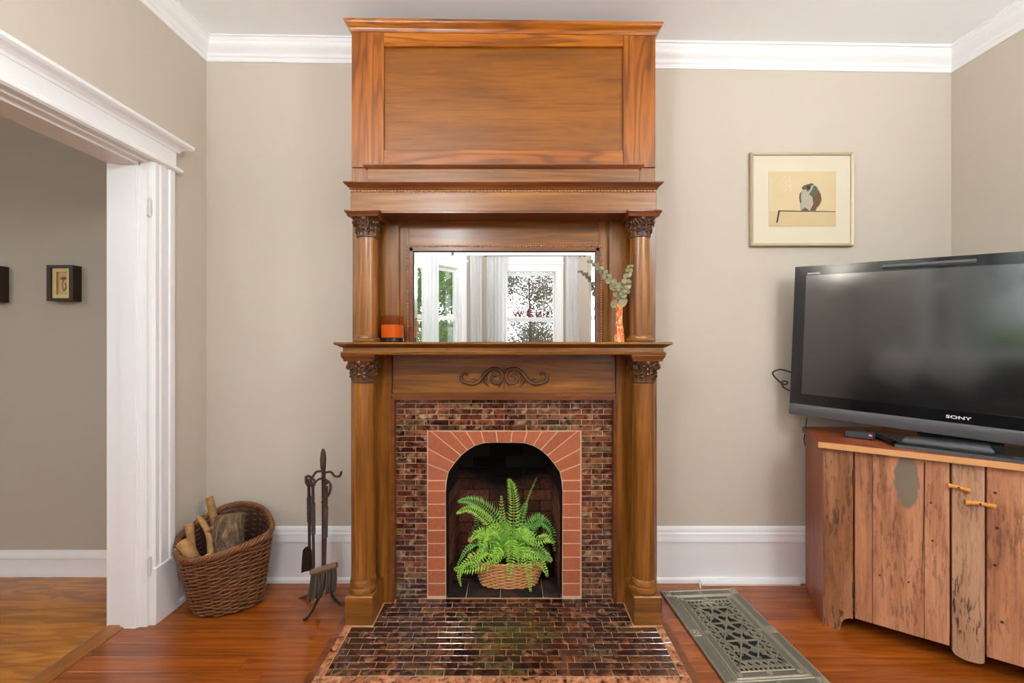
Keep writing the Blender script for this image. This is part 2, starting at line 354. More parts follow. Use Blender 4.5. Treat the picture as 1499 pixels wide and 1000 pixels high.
bm = BM()                                             # back wall with the firebox hole
box(bm, -1.93, -0.40, YB, YB + .14, 0, 3.1); box(bm, 0.32, 2.65, YB, YB + .14, 0, 3.1); box(bm, -0.40, 0.32, YB, YB + .14, 0.86, 3.1)
struct('wall_back', bm, 'wall', 'greige painted wall behind the wooden fireplace mantel', 'wall')
bm = BM()
box(bm, XL - .187, XL, JY, YB, 0, 3.1); box(bm, XL - .187, XL, -0.984, 0.25, 0, 3.1); box(bm, XL - .187, XL, 0.25, JY, 2.205, 3.1)
struct('wall_left', bm, 'wall', 'greige wall around the wide white cased opening', 'wall')

def seg(name, A, B, mat, hole, label, thick=0.16):
    A, B = Vector((*A, 0)), Vector((*B, 0)); L = (B - A).length; d = (B - A).normalized()
    mt = Matrix.Translation(A) @ Matrix.Rotation(math.atan2(d.y, d.x), 4, 'Z')
    bm = BM()
    if hole:
        t0, t1, z0, z1 = hole
        for a in ((-.0, t0, 0, 3.1), (t1, L, 0, 3.1), (t0, t1, 0, z0), (t0, t1, z1, 3.1)): box(bm, a[0], a[1], -thick, 0, a[2], a[3], mt)
    else: box(bm, 0, L, -thick, 0, 0, 3.1, mt)
    struct(name, bm, mat, label, 'wall')
    return mt
WZ0, WZ1 = 0.86, 2.94
RB = (XR, -0.924)
mt_lb = seg('wall_bay_left', (XL, -0.984), A0, 'wall', (.41, 1.35, WZ0, WZ1), 'angled bay wall with the window showing green bushes')
mt_cb = seg('wall_bay_middle', A0, A1, 'wall', (.378, 1.21, WZ0, WZ1), 'bay wall with the window that carries hanging letters')
mt_rb = seg('wall_bay_right', A1, RB, 'wall', (.45, 1.35, WZ0, WZ1), 'angled bay wall next to the right wall')
seg('wall_right', RB, (XR, YB), 'wall', None, 'greige wall behind the television')
bm = BM()
rg = [[(x, y, zc(x) + dz) for x, y in ((XL - .1, -2.4), (XR + .2, -2.4), (XR + .2, YB + .1), (XL - .1, YB + .1))] for dz in (0, .1)]
loft(bm, rg); struct('ceiling', bm, 'ceil', 'plain white painted ceiling', 'ceiling')

# the room through the opening
HX0, HYB = -5.2, 2.449
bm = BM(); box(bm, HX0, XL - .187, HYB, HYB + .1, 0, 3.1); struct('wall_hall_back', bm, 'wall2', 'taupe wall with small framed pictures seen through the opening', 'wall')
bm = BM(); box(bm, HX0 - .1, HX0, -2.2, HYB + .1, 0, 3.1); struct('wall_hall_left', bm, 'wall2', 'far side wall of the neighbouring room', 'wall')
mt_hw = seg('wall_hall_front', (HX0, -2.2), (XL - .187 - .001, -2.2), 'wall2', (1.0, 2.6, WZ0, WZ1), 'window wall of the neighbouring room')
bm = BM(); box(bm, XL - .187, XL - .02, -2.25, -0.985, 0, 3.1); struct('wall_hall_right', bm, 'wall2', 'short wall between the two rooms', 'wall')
bm = BM(); box(bm, HX0 - .1, XL - .15, -2.3, HYB + .1, 3.04, 3.12); struct('ceiling_hall', bm, 'ceil', 'white ceiling of the neighbouring room', 'ceiling')

# floors: every board its own piece
def planks(fl, x0, x1, y0, y1, w, lens, mat, seed):
    rnd = random.Random(seed); cache = {}
    y = y1; row = 0
    while y > y0 + .01:
        x = x0; first = True
        while x < x1 - .01:
            L = rnd.choice(lens) * (rnd.uniform(.3, 1) if first else 1); first = False
            L = round(min(L, x1 - x), 2)
            if x1 - x - L < .35: L = round(x1 - x, 2)
            if L < .02: break
            if L not in cache:
                b = BM(); g = .0003; c = .0003
                loft(b, [[(g, -w + g, -.012), (L - g, -w + g, -.012), (L - g, -g, -.012), (g, -g, -.012)],
                         [(g, -w + g, -c), (L - g, -w + g, -c), (L - g, -g, -c), (g, -g, -c)],
                         [(g + c, -w + g + c, 0), (L - g - c, -w + g + c, 0), (L - g - c, -g - c, 0), (g + c, -g - c, 0)]])
                me = bpy.data.meshes.new('plank'); b.to_mesh(me); b.free(); me.materials.append(M[mat]); cache[L] = me
            o = bpy.data.objects.new('plank', cache[L]); COL.objects.link(o); o.parent = fl; o.location = (x, y, 0)
            x += L
        y -= w; row += 1
bm = BM(); box(bm, XL - .12, XR + .15, -2.35, YB + .1, -.1, -.011)
fl = struct('floor', bm, 'subfloor', 'glossy red brown hardwood floor of the fireplace room', 'floor')
planks(fl, XL - .11, XR + .05, -2.25, YB, 0.083, [1.6, 1.9, 2.3], 'plank', 3)
bm = BM(); box(bm, HX0, XL - .12, -2.3, HYB + .1, -.1, -.011)
fl2 = struct('floor_hall', bm, 'subfloor', 'golden hardwood floor with strong grain beyond the opening', 'floor')
planks(fl2, HX0, XL - .19, -2.25, HYB, 0.083, [1.5, 1.9], 'plank2', 8)
bm = BM(); prism(bm, [(XL - .19, 0), (XL - .10, 0), (XL - .102, .006), (XL - .115, .009), (XL - .175, .009), (XL - .188, .006)], 0.25, JY - .002)
struct('trim_threshold', bm, 'thresh', 'flat wooden threshold strip between the two floors', 'threshold')

# swept mouldings
def sweep(prof, path, slope=True):
    """prof: (projection from wall, height); path: wall points in order with room on the left; corners mitred"""
    bm = BM(); n = len(path); rings = []
    for i, p in enumerate(path):
        p = Vector(p); dn = []
        for a, b in ((i - 1, i), (i, i + 1)):
            if 0 <= a and b < n:
                d = (Vector(path[b]) - Vector(path[a])).normalized(); dn.append(Vector((-d.y, d.x)))
        nn = dn[0] if len(dn) == 1 else (dn[0] + dn[1]) / (1 + dn[0].dot(dn[1]))
        rings.append([(p.x + nn.x * q, p.y + nn.y * q, h) for q, h in prof])
    return bm, rings
CROWN = [(0, -.112), (.006, -.112), (.010, -.104), (.010, -.092), (.016, -.086), (.016, -.078), (.022, -.070), (.034, -.060), (.046, -.046), (.050, -.034), (.050, -.026), (.058, -.018), (.060, -.010), (.068, -.008), (.068, .012), (0, .012)]
path = [(XR, -0.9), (XR, YB), (XL, YB), (XL, -0.95)]
bm, rings = sweep(CROWN, path)
rings = [[(x, y, h + zc(p[0])) for x, y, h in r] for r, p in zip(rings, path)]
loft(bm, rings); struct('trim_crown', bm, 'white', 'white stepped crown moulding along the ceiling', 'moulding', smooth=True)
BASE = [(0, 0), (.030, 0), (.030, .018), (.026, .026), (.020, .030), (.020, .222), (.026, .226), (.026, .244), (.022, .250), (.022, .270), (.014, .278), (.014, .294), (.008, .304), (0, .308)]
def base(name, path, lab):
    bm, rings = sweep(BASE, path); loft(bm, rings); struct(name, bm, 'white', lab, 'baseboard', smooth=True)
base('baseboard_back_left', [(-0.842, YB), (XL, YB), (XL, 2.145)], 'tall white baseboard between the opening and the mantel')
base('baseboard_back_right', [(XR, 0.2), (XR, YB), (0.762, YB)], 'tall white baseboard between the mantel and the rustic cabinet')
bm, rings = sweep([(0, 0), (.016, 0), (.016, .02), (.012, .03), (.012, .10), (.017, .105), (.017, .12), (.008, .135), (.006, .149), (0, .149)], [(XL - .188, HYB), (HX0, HYB)])
loft(bm, rings); struct('baseboard_hall', bm, 'white', 'low white baseboard on the taupe wall', 'baseboard', smooth=True)
# carved white end blocks of the baseboard either side of the mantel
for s, x in ((-1, -0.845), (1, 0.762)):
    bm = BM()
    pr = [(2.395, 0), (2.285, 0), (2.300, .06), (2.325, .12), (2.330, .16), (2.318, .19), (2.322, .215), (2.345, .235), (2.350, .262), (2.375, .285), (2.395, .285)]
    a = [bm.verts.new((x - .018, y, z)) for y, z in pr]; b = [bm.verts.new((x + .018, y, z)) for y, z in pr]
    bm.faces.new(a); bm.faces.new(b[::-1])
    for i in range(len(pr)): bm.faces.new((a[i], b[i], b[(i + 1) % len(pr)], a[(i + 1) % len(pr)]))
    struct('trim_scroll_block', bm, 'white', 'white scrolled baseboard end beside the mantel foot ' + ('near the fire tools' if s < 0 else 'near the floor register'), 'trim block')

# wide cased opening in the left wall
op = thing('door_1', 'white cased opening with reeded casing and crown header', 'door frame', (XL, JY, 0), kind='structure')
CY0, CY1 = 2.022, 2.152
bm = BM(); box(bm, XL - .19, XL - .001, 2.010, JY + .001, .0, 2.203); box(bm, XL - .125, XL - .035, 2.004, 2.012, 0, 2.2); box(bm, XL - .115, XL - .045, 1.998, 2.006, 0, 2.2)
obj('jamb', bm, 'white', op)
pr = []                                               # reeded casing: stepped outline in x (out from wall) and y
ys = [CY0, CY0 + .006, CY0 + .018, CY0 + .022, CY0 + .036, CY0 + .039, CY0 + .062, CY0 + .066, CY0 + .090, CY0 + .094, CY0 + .116, CY0 + .120, CY1]
ds = [.012, .026, .026, .018, .018, .026, .026, .019, .019, .026, .026, .020, .020]
out = [(XL + d, y) for d, y in zip(ds, ys)] + [(XL, CY1), (XL, CY0)]
bm = BM(); loft(bm, [[(x, y, z) for x, y in out] for z in (.27, 2.21)]); obj('casing', bm, 'white', op)
obj('plinth_block', bbox(XL, XL + .034, CY0 - .004, CY1 + .006, 0, .272, .003), 'white', op)
bm = BM(); box(bm, XL, XL + .026, .12, CY1, 2.207, 2.312); obj('header_frieze', bm, 'white', op)
def hmould(pr, y0, y1):                               # header moulding with returned end
    bm = BM(); loft(bm, [[(XL + q, y0 - q, z) for q, z in pr], [(XL + q, y1 + q - .02, z) for q, z in pr]]); return bm
obj('header_fillet', hmould([(0, 2.200), (.030, 2.200), (.040, 2.208), (.040, 2.220), (.028, 2.230), (0, 2.230)], .1, CY1 + .008), 'white', op)
obj('header_cornice', hmould([(0, 2.300), (.030, 2.300), (.034, 2.312), (.048, 2.322), (.066, 2.330), (.074, 2.338), (.074, 2.352), (0, 2.356)], .1, CY1 + .008), 'white', op)
obj('head_jamb', bbox(XL - .19, XL - .001, .25, 2.012, 2.19, 2.206), 'white', op)
obj('head_stop', bbox(XL - .125, XL - .035, .25, 2.012, 2.178, 2.192), 'white', op)
bm = BM(); box(bm, XL - .19, XL - .001, .249, .27, 0, 2.203); obj('jamb', bm, 'white', op)
bm = BM(); loft(bm, [[(x, .272 + CY0 - y, z) for x, y in out] for z in (0, 2.21)]); obj('casing', bm, 'white', op)
for z in (1.98, .285):
    hg = obj('hinge', bbox(XL - .004, XL + .016, 2.012, 2.022, z - .035, z + .035, .002), 'hinge', op)
    bm = BM(); lathe(bm, [(.004, z - .045), (.006, z - .04), (.006, z + .04), (.004, z + .045)], XL + .012, 2.012, 8); obj('hinge_pin', bm, 'hinge', hg)

# windows of the bay and of the neighbouring room
def window(name, mt, t0, t1, label, two=False):
    """local frame: x along the wall, y into the room, z up"""
    o = thing(name, label, 'window', kind='structure'); o.matrix_world = mt
    def part(n, bm, mat='white', par=None): return obj(n, bm, mat, par or o, local=True)
    cz = 0.10
    part('casing', bbox(t0 - .15, t0 - .05, 0, .03, WZ0 - .1, WZ1 + .04)); part('casing', bbox(t1 + .05, t1 + .15, 0, .03, WZ0 - .1, WZ1 + .04))
    part('casing_head', bbox(t0 - .17, t1 + .17, 0, .045, WZ1 + .03, 3.0 - .02)); part('sill', bbox(t0 - .2, t1 + .2, -.12, .06, WZ0 - .03, WZ0 + .01, .006))
    part('transom_bar', bbox(t0 - .06, t1 + .06, -.12, .02, 2.44, 2.68)); part('transom_cap', bbox(t0 - .16, t1 + .16, 0, .05, 2.54, 2.57))
    part('jamb', bbox(t0 - .06, t0 - .035, -.15, .0, WZ0, WZ1)); part('jamb', bbox(t1 + .035, t1 + .06, -.15, .0, WZ0, WZ1))
    def sash(a, b, z0, z1, y, fr, bars):
        bm = BM()
        box(bm, a - .04, a, y - .035, y, z0 - fr, z1 + fr); box(bm, b, b + .04, y - .035, y, z0 - fr, z1 + fr)
        box(bm, a, b, y - .035, y, z0 - fr, z0); box(bm, a, b, y - .035, y, z1, z1 + fr)
        for k in range(bars):
            x = a + (b - a) * (k + 1) / (bars + 1); box(bm, x - .008, x + .008, y - .03, y, z0, z1)
        s = part('sash', bm); n = bars + 1
        for k in range(n): part('pane', bbox(a + (b - a) * k / n, a + (b - a) * (k + 1) / n, y - .02, y - .016, z0, z1), 'glass', s)
    rngs = [(t0, t1)] if not two else [(t0, (t0 + t1) / 2 - .05), ((t0 + t1) / 2 + .05, t1)]
    for a, b in rngs:
        sash(a, b, WZ0 + .06, 1.66, -.05, .045, 0); sash(a, b, 1.725, 2.385, -.09, .045, 0); sash(a, b, 2.71, 2.90, -.07, .03, 2)
    L = bpy.data.lights.new('daylight_portal', 'AREA'); L.shape = 'RECTANGLE'; L.size = t1 - t0 + .1; L.size_y = WZ1 - WZ0; L.cycles.is_portal = True
    lo = bpy.data.objects.new('daylight_portal', L); COL.objects.link(lo)
    lo.matrix_world = mt @ Matrix.Translation(((t0 + t1) / 2, -.17, (WZ0 + WZ1) / 2)) @ Matrix.Rotation(PI / 2, 4, 'X')
    return o
w1 = window('window_1', mt_lb, .47, 1.29, 'white sash window in the angled bay wall over green bushes')
w2 = window('window_2', mt_cb, .438, 1.15, 'white sash window in the middle of the bay with letters hanging in it')
w3 = window('window_3', mt_rb, .51, 1.29, 'white sash window in the angled bay wall next to the right wall')
w4 = window('window_4', mt_hw, 1.06, 2.54, 'wide double sash window added to light the neighbouring room', two=True)  # unseen window, put in to bring daylight into the neighbouring room
def curtain(mt, a, b, lab, y=.10, zt=2.655):
    n = max(10, int((b - a) / .0075)); bm = BM()
    rows = []
    for z, k in ((zt, .5), (zt - .08, .8), (1.6, 1.0), (.05, 1.15)):
        rows.append([bm.verts.new(mt @ Vector((a + (b - a) * i / n + .004 * math.sin(i * 1.7), y + .022 * k * math.sin(i * 6.283 / 8.3 + .4 * math.sin(i * .37)), z))) for i in range(n + 1)])
    for p, q in zip(rows, rows[1:]):
        for i in range(n): bm.faces.new((p[i], p[i + 1], q[i + 1], q[i]))
    bmesh.ops.solidify(bm, geom=list(bm.faces), thickness=.0015)
    return meta(obj('curtain', bm, 'curtain', smooth='all'), lab, 'curtain', 'sheer white bay curtains')
def rod(mt, a, b, lab, y=.10, z=2.662):
    o = thing('curtain_rod', lab, 'curtain rod', group='curtain rods'); bm = BM()
    tube(bm, [mt @ Vector((a, y, z)), mt @ Vector((b, y, z))], .008, 8); obj('pole', bm, 'rod', o)
    for x in (a, b):
        bm = BM(); tube(bm, [mt @ Vector((x + d, y, z)) for d in (-.03, -.02, 0, .02, .03)], [.004, .014, .018, .014, .004], 8); obj('finial', bm, 'rod', o)
    for x in (a + .06, b - .06):
        bm = BM(); tube(bm, [mt @ Vector((x, .0, z)), mt @ Vector((x, y, z))], .006, 6); obj('bracket', bm, 'rod', o)
rod(mt_cb, .10, 1.62, 'thin metal curtain rod over the window with hanging letters')
rod(mt_lb, .20, 1.56, 'thin metal curtain rod over the bush window')
rod(mt_rb, .2, 1.6, 'thin metal curtain rod over the bay window next to the right wall')
curtain(mt_cb, .12, .43, 'sheer white curtain beside the letters window, on the bush window side')
curtain(mt_cb, 1.33, 1.53, 'narrow sheer white curtain beside the letters window, away from the bush window')
curtain(mt_lb, 1.45, 1.70, 'sheer white curtain of the bush window, next to the letters window')
curtain(mt_lb, .60, .89, 'sheer white curtain drawn across the middle of the bush window')
curtain(mt_rb, .2, .5, 'sheer white curtain of the bay window next to the right wall, drawn to one side')
# S N O W letters (the O a small figure) hanging in the middle window
x0 = .80
cord = BM(); tube(cord, [mt_cb @ Vector((x0 + d, .012, 1.822 - .02 * (1 - (d / .3) ** 2))) for d in [-.32 + .04 * i for i in range(17)]], .002, 5)
meta(obj('letter_string', cord, 'stem'), 'string of hanging letters across the middle bay window', 'string')
for ch, dx in (('S', .26), ('N', .12), ('W', -.21)):
    t = text_mesh('letter', ch, .135, 'letter', .004, None, (0, 0, 0)); t.rotation_euler = (PI / 2, 0, PI)
    t.location = mt_cb @ Vector((x0 + dx, .02, 1.722))
    meta(t, 'red wooden letter %s hanging in the bay window' % ch, 'letter', 'hanging window letters')
bm = BM(); c = mt_cb @ Vector((x0 - .04, .02, 1.73))
lathe(bm, [(.006, 0), (.030, .012), (.036, .03), (.028, .05), (.016, .056), (.024, .066), (.024, .082), (.014, .094), (.026, .097), (.026, .1), (.015, .102), (.014, .125), (.003, .127)], 0, 0, 12)
bmesh.ops.translate(bm, verts=bm.verts, vec=c)
meta(obj('snowman_ornament', bm, 'letter', smooth=True), 'small figure ornament hanging between the window letters', 'ornament')

# outside: ground, bushes and trees seen through the bay
bm = BM(); box(bm, -30, 30, -40, -2.5, -.75, -.65); struct('ground', bm, 'lawn', 'lawn outside the bay windows', 'ground')
def tree(x, y, h, r, nleaf, mat, label, ls, seed, low=.2, name='tree'):
    rnd = random.Random(seed); t = thing(name, label, 'tree', (x, y, -.65), group='plants outside the bay')
    bm = BM(); tube(bm, [(x, y, -.65), (x + .05, y, h * .4), (x, y + .1, h * .8)], [.07, .05, .02], 7)
    for k in range(14):
        a = rnd.uniform(0, 6.28); z = h * rnd.uniform(.2, .75)
        tube(bm, bez((x, y, z), (x + r * .5 * math.cos(a), y + r * .5 * math.sin(a), z + .2), (x + r * .95 * math.cos(a), y + r * .95 * math.sin(a), z + h * .22), 4), [.02, .017, .013, .009, .004], 5)
    obj('trunk', bm, 'trunk', t)
    bm = BM()
    blobs = [(rnd.uniform(0, 6.28), rnd.uniform(.1, .85) * r, rnd.uniform(low, 1) * h, rnd.uniform(.25, .5) * r) for _ in range(24)]
    for k in range(nleaf):
        a, rr, z, br = rnd.choice(blobs)
        p = Vector((x + rr * math.cos(a), y + rr * math.sin(a), z)) + Vector((rnd.gauss(0, 1), rnd.gauss(0, 1), rnd.gauss(0, .8))) * br * .55
        u = Vector((rnd.gauss(0, 1), rnd.gauss(0, 1), rnd.gauss(0, 1))).normalized(); w = u.orthogonal().normalized(); s = ls * rnd.uniform(.6, 1.3)
        bm.faces.new([bm.verts.new(q) for q in (p - u * s, p + w * s * .5, p + u * s, p - w * s * .5)])
    meta(obj('foliage', bm, mat, t), kind='stuff')
tree(-2.1, -6.4, 4.2, 1.5, 20000, 'tree', 'dense green leafy tree outside the bush window', .07, 5, low=-.02)
tree(-1.35, -4.1, 1.55, .55, 5000, 'tree', 'low yellow green bush under the bush window', .045, 6, low=-.1, name='bush')
tree(-7.6, -8.5, 5.5, 1.6, 6000, 'tree', 'tall green tree further along the lawn', .09, 9, low=-.05)
tree(0.55, -9.5, 4.2, 1.6, 15000, 'tree2', 'thin autumn tree with sparse small leaves outside the letters window', .043, 7, low=.15)
tree(1.5, -15.0, 2.1, 1.4, 5000, 'tree2', 'low brownish hedge outside the letters window', .06, 12, low=0., name='hedge')
# unseen opal globes added as fill light, two here, one in the neighbouring room
def globe(x, y, z, ztop, lab):
    o = thing('fill_globe_lamp', lab, 'lamp', (x, y, ztop), group='added opal globe fill lamps')
    bm = BM(); lathe(bm, [(.06, ztop), (.06, ztop - .012), (.03, ztop - .03), (.012, ztop - .035), (.012, z + .15), (.05, z + .145), (.05, z + .12)], x, y, 20); obj('stem', bm, 'rod', o, smooth=True)
    bm = BM(); lathe(bm, [(max(.004, .14 * math.sin(PI * i / 12)), z + .14 * math.cos(PI * i / 12)) for i in range(13)], x, y, 24); obj('globe', bm, 'opal', o, smooth='all')
globe(-.60, .25, 2.40, zc(-.60), 'added opal globe fill lamp on the ceiling nearer the wide opening')
globe(1.55, .25, 2.40, zc(1.55), 'added opal globe fill lamp on the ceiling near the right wall')
globe(-4.2, -.4, 2.62, 3.04, 'added opal globe fill lamp on the ceiling of the neighbouring room')

def fill_uplighter(x, y, lab):  # unseen uplighter, added to brighten the ceiling and soften the room light
    o = thing('fill_floor_lamp', lab, 'lamp', (x, y, 0), group='added uplighter fill lamps')
    bm = BM(); lathe(bm, [(.14, 0), (.14, .015), (.03, .03), (.012, .05)], x, y, 24); obj('base', bm, 'rod', o, smooth=True)
    bm = BM(); lathe(bm, [(.012, .04), (.012, 1.72)], x, y, 12); obj('pole', bm, 'rod', o, smooth=True)
    bm = BM(); lathe(bm, [(.02, 1.70), (.08, 1.73), (.15, 1.80), (.17, 1.84), (.163, 1.84), (.145, 1.805), (.07, 1.76)], x, y, 28, True, False); obj('bowl', bm, 'rod', o, smooth=True)
    bm = BM(); lathe(bm, [(.145, 1.806), (.145, 1.812)], x, y, 24); obj('diffuser', bm, 'fill_uplight', o)
fill_uplighter(-1.45, -.45, 'added uplighter fill lamp by the left wall near the sofa')
fill_uplighter(2.17, -.15, 'added uplighter fill lamp by the right wall')

# ================================================================== fireplace mantel (oak)
XC = -0.0415
man = thing('fireplace_mantel', 'tall carved oak mantel with four columns, mirror and panelled overmantel', 'mantel', (XC, 2.3, 0))
def cornice(prof, hw, front, back, tilt=0.0):         # prof: (projection, z); mitred round three sides
    bm = BM(); rg = []
    for q, z in prof:
        pts = [(XC - hw - q, back), (XC - hw - q, front - q), (XC + hw + q, front - q), (XC + hw + q, back)]
        rg.append([(x, y, z + tilt * (x - XC)) for x, y in pts])
    return loft(bm, rg)
M['bead'] = plain('oak_bead', srgb(178, 124, 74), 0.3)
YS = 2.19                                             # face of the side boards
for s in (-1, 1):
    a, b = sorted((XC + s * .786, XC + s * .577))
    obj('side_board', bbox(a, b, YS, 2.397, 0, 1.29, .002), 'oak_z', man)
    a, b = sorted((XC + s * .786, XC + s * .545))
    obj('niche_side_board', bbox(a, b, YS + .02, 2.397, 1.335, 1.985, .002), 'oak_z', man)
# frieze with the scroll carving, mouldings round the tile field
fz = obj('frieze_panel', bbox(XC - .574, XC + .574, YS + .004, 2.397, 1.078, 1.29, .003), 'oak_x', man)
bm = BM(); box(bm, XC - .574, XC + .574, YS - .008, YS + .03, 1.062, 1.079); box(bm, XC - .574, XC + .574, YS - .002, YS + .03, 1.046, 1.064)
obj('tile_moulding', bm, 'oak_dark', man)
for s in (-1, 1):
    bm = BM(); a, b = sorted((XC + s * .577, XC + s * .563)); box(bm, a, b, YS - .004, 2.24, 0.0, 1.05)
    obj('tile_moulding', bm, 'oak_dark', man)
# carved scroll ornament, traced in pixels on the frieze face
def S(px, py, dy=0.0): p = P(px, py, YS + .002); return Vector((p.x, p.y - dy, p.z))
def spiral(c, r0, r1, a0, a1, n=22):
    return [(c[0] + (r0 + (r1 - r0) * i / n) * math.cos(a0 + (a1 - a0) * i / n), c[1] + (r0 + (r1 - r0) * i / n) * math.sin(a0 + (a1 - a0) * i / n)) for i in range(n + 1)]
bm = BM(); cxp = 738.0
for s in (-1, 1):
    mir = lambda pts: [(cxp + s * (x - cxp), y) for x, y in pts]
    # long S from the outer volute to the inner volute (drawn for the right half)
    outer = spiral((794, 551), 3.0, 9.5, PI * 1.2, PI * 2.45 + .3, 20)
    mid = [(783, 562), (774, 558), (767, 549), (759, 541.5), (750, 539.5), (742.5, 544)]
    inner = spiral((750.5, 553.5), 10.2, 2.6, PI + .35, -PI * .75, 24)
    pts = crom([S(x, y, .004) for x, y in mir(outer[::2] + mid + inner[::2])], 3)
    L = len(pts); rad = [.0050 + .0050 * math.sin(PI * min(1, i / L * 1.0)) ** .8 for i in range(L)]
    tube(bm, pts, rad, 8, flat=1.3, up=(0, -1, 0))
    for q0, q1, q2, r in (((766, 548), (768, 560), (760, 566), .006), ((764, 546), (772, 555), (765, 563), .004), ((758, 543), (766, 549), (762, 558), .004),
                          ((742, 561), (744, 565), (747, 567), .004), ((740, 545), (743, 540), (747, 540), .004), ((776, 558), (780, 554), (786, 555), .004),
                          ((752, 543.5), (757, 545), (756, 550), .003), ((790, 562), (799, 558), (801, 549), .003)):
        pp = [S(x, y, .004) for x, y in mir([q0, q1, q2])]; cv = bez(*pp, 8)
        tube(bm, cv, [r * math.sin(PI * (i + .6) / 9.4) for i in range(9)], 6, flat=.7, up=(0, -1, 0))
for x, t in ((738, 0), (735.5, -2), (740.5, 2), (733, -5), (743, 5)):
    cv = bez(S(738, 556, .006), S(x, 546, .009), S(x + t, 538, .004), 6); tube(bm, cv, [.002, .0035, .004, .004, .0035, .003, .0012], 6, flat=.8, up=(0, -1, 0))
cv = bez(S(738, 552, .004), S(738, 562, .008), S(738, 570, .002), 6); tube(bm, cv, [.004, .006, .005, .004, .003, .002, .0008], 6, flat=.8, up=(0, -1, 0))
meta(obj('scroll_carving', bm, 'oak_carve', fz, smooth='all'), 'carved scrolling leaf ornament')

# mantel shelf
SH = [(-.03, 1.284), (.004, 1.284), (.008, 1.290), (.004, 1.296), (-.002, 1.298), (-.002, 1.316), (.008, 1.320), (.016, 1.326), (.026, 1.331), (.030, 1.334), (.030, 1.341), (.028, 1.343), (-.03, 1.343)]
obj('mantel_shelf', cornice(SH, .763, 2.02, 2.397), 'oak_x', man, smooth=True)
# niche: back panel round the mirror
YN = 2.233
bm = BM(); prism(bm, [(XC - .546, 1.34), (XC + .546, 1.34), (XC + .546, 1.985), (XC - .546, 1.985)], YN, 2.396)
obj('niche_back_panel', bm, 'oak_x', man)
for s in (-1, 1):
    a, b = sorted((XC + s * .546, XC + s * .497)); obj('niche_stile', bbox(a, b, YN - .003, YN + .01, 1.343, 1.98, .001), 'oak_z', man)
# frieze over the niche, upper cornice, bead row, upper band
obj('upper_frieze', bbox(XC - .747, XC + .747, 2.08, 2.397, 1.979, 2.088, .003), 'oak_x', man)
obj('frieze_fillet', cornice([(0, 1.972), (.006, 1.972), (.006, 1.982), (0, 1.986)], .744, 2.082, 2.21), 'oak_dark', man)
obj('upper_cornice', cornice([(0, 2.086), (.004, 2.088), (.006, 2.096), (.012, 2.101), (.022, 2.108), (.027, 2.114), (.027, 2.118), (0, 2.120)], .747, 2.08, 2.397), 'oak_dark', man, smooth=True)
bm = BM(); n = 92
for i in range(n): bead(bm, (XC - .738 + 1.476 * i / (n - 1), 2.077, 2.079), .0068)
meta(obj('bead_moulding', bm, 'bead', man), kind='stuff')
obj('upper_band', bbox(XC - .750, XC + .750, 2.104, 2.397, 2.118, 2.204, .003), 'oak_z', man)
obj('band_board', bbox(XC - .668, XC + .668, 2.09, 2.12, 2.119, 2.196, .002), 'oak_x', man)
obj('band_moulding', cornice([(0, 2.192), (.004, 2.192), (.012, 2.202), (.016, 2.206), (.016, 2.212), (0, 2.216)], .672, 2.09, 2.2), 'oak_dark', man, smooth=True)
# panelled overmantel
pt, pb, pf = 2.884, 2.204, 2.10
for s in (-1, 1):
    a, b = sorted((XC + s * .749, XC + s * .590)); obj('panel_stile', bbox(a, b, pf, 2.397, pb, pt, .002), 'oakt_z', man)
obj('panel_rail', bbox(XC - .590, XC + .590, pf, 2.397, 2.801, pt, .002), 'oakt_x', man)
obj('panel_rail', bbox(XC - .590, XC + .590, pf, 2.397, pb, 2.291, .002), 'oakt_x', man)
obj('overmantel_panel', bbox(XC - .592, XC + .592, pf + .014, 2.39, 2.289, 2.803), 'oakp', man)
obj('top_cornice', cornice([(-.02, 2.860), (.003, 2.862), (.006, 2.872), (.010, 2.880), (.020, 2.890), (.026, 2.896), (.029, 2.902), (.029, 2.910), (-.02, 2.912)], .749, 2.10, 2.32, tilt=-.0125), 'oakt_x', man, smooth=True)

# mirror
mx0, mx1, mz0, mz1 = (605 - CX) / F * 2.222, (872 - CX) / F * 2.222, 1.343, H + 132 / F * 2.222
fr = BM(); w, ym = .034, 2.208
for (a, b, c, d) in ((mx0 - w, mx0, mz0, mz1 + w), (mx1, mx1 + w, mz0, mz1 + w), (mx0, mx1, mz1, mz1 + w)):
    box(fr, a, b, ym + .008, YN + .005, c, d)
for (a, b, c, d) in ((mx0 - .016, mx0, mz0, mz1 + .016), (mx1, mx1 + .016, mz0, mz1 + .016), (mx0 - .016, mx1 + .016, mz1, mz1 + .016)):
    box(fr, a, b, ym, YN + .005, c, d)
fro = obj('mirror_frame', fr, 'oak_dark', man)
bm = BM()
k = 0
nx = int((mx1 - mx0 + 2 * w) / .0132)
for i in range(nx + 1): bead(bm, (mx0 - w + .007 + (mx1 - mx0 + 2 * w - .014) * i / nx, ym + .008, mz1 + w - .008), .0062)
nz = int((mz1 + w - mz0) / .0132)
for i in range(nz):
    for x in (mx0 - w + .007, mx1 + w - .007): bead(bm, (x, ym + .008, mz0 + .006 + (mz1 + w - .02 - mz0) * i / nz), .0062)
meta(obj('bead_edge', bm, 'bead', fro), kind='stuff')
bm = BM(); bv = .022; yy = YN - .012
o4 = [(mx0, yy + .002, mz0), (mx1, yy + .002, mz0), (mx1, yy + .002, mz1), (mx0, yy + .002, mz1)]
i4 = [(mx0 + bv, yy, mz0 + .001), (mx1 - bv, yy, mz0 + .001), (mx1 - bv, yy, mz1 - bv), (mx0 + bv, yy, mz1 - bv)]
va = [bm.verts.new(p) for p in o4]; vb = [bm.verts.new(p) for p in i4]; bm.faces.new(vb)
for i in range(4): bm.faces.new((va[i], va[(i + 1) % 4], vb[(i + 1) % 4], vb[i]))
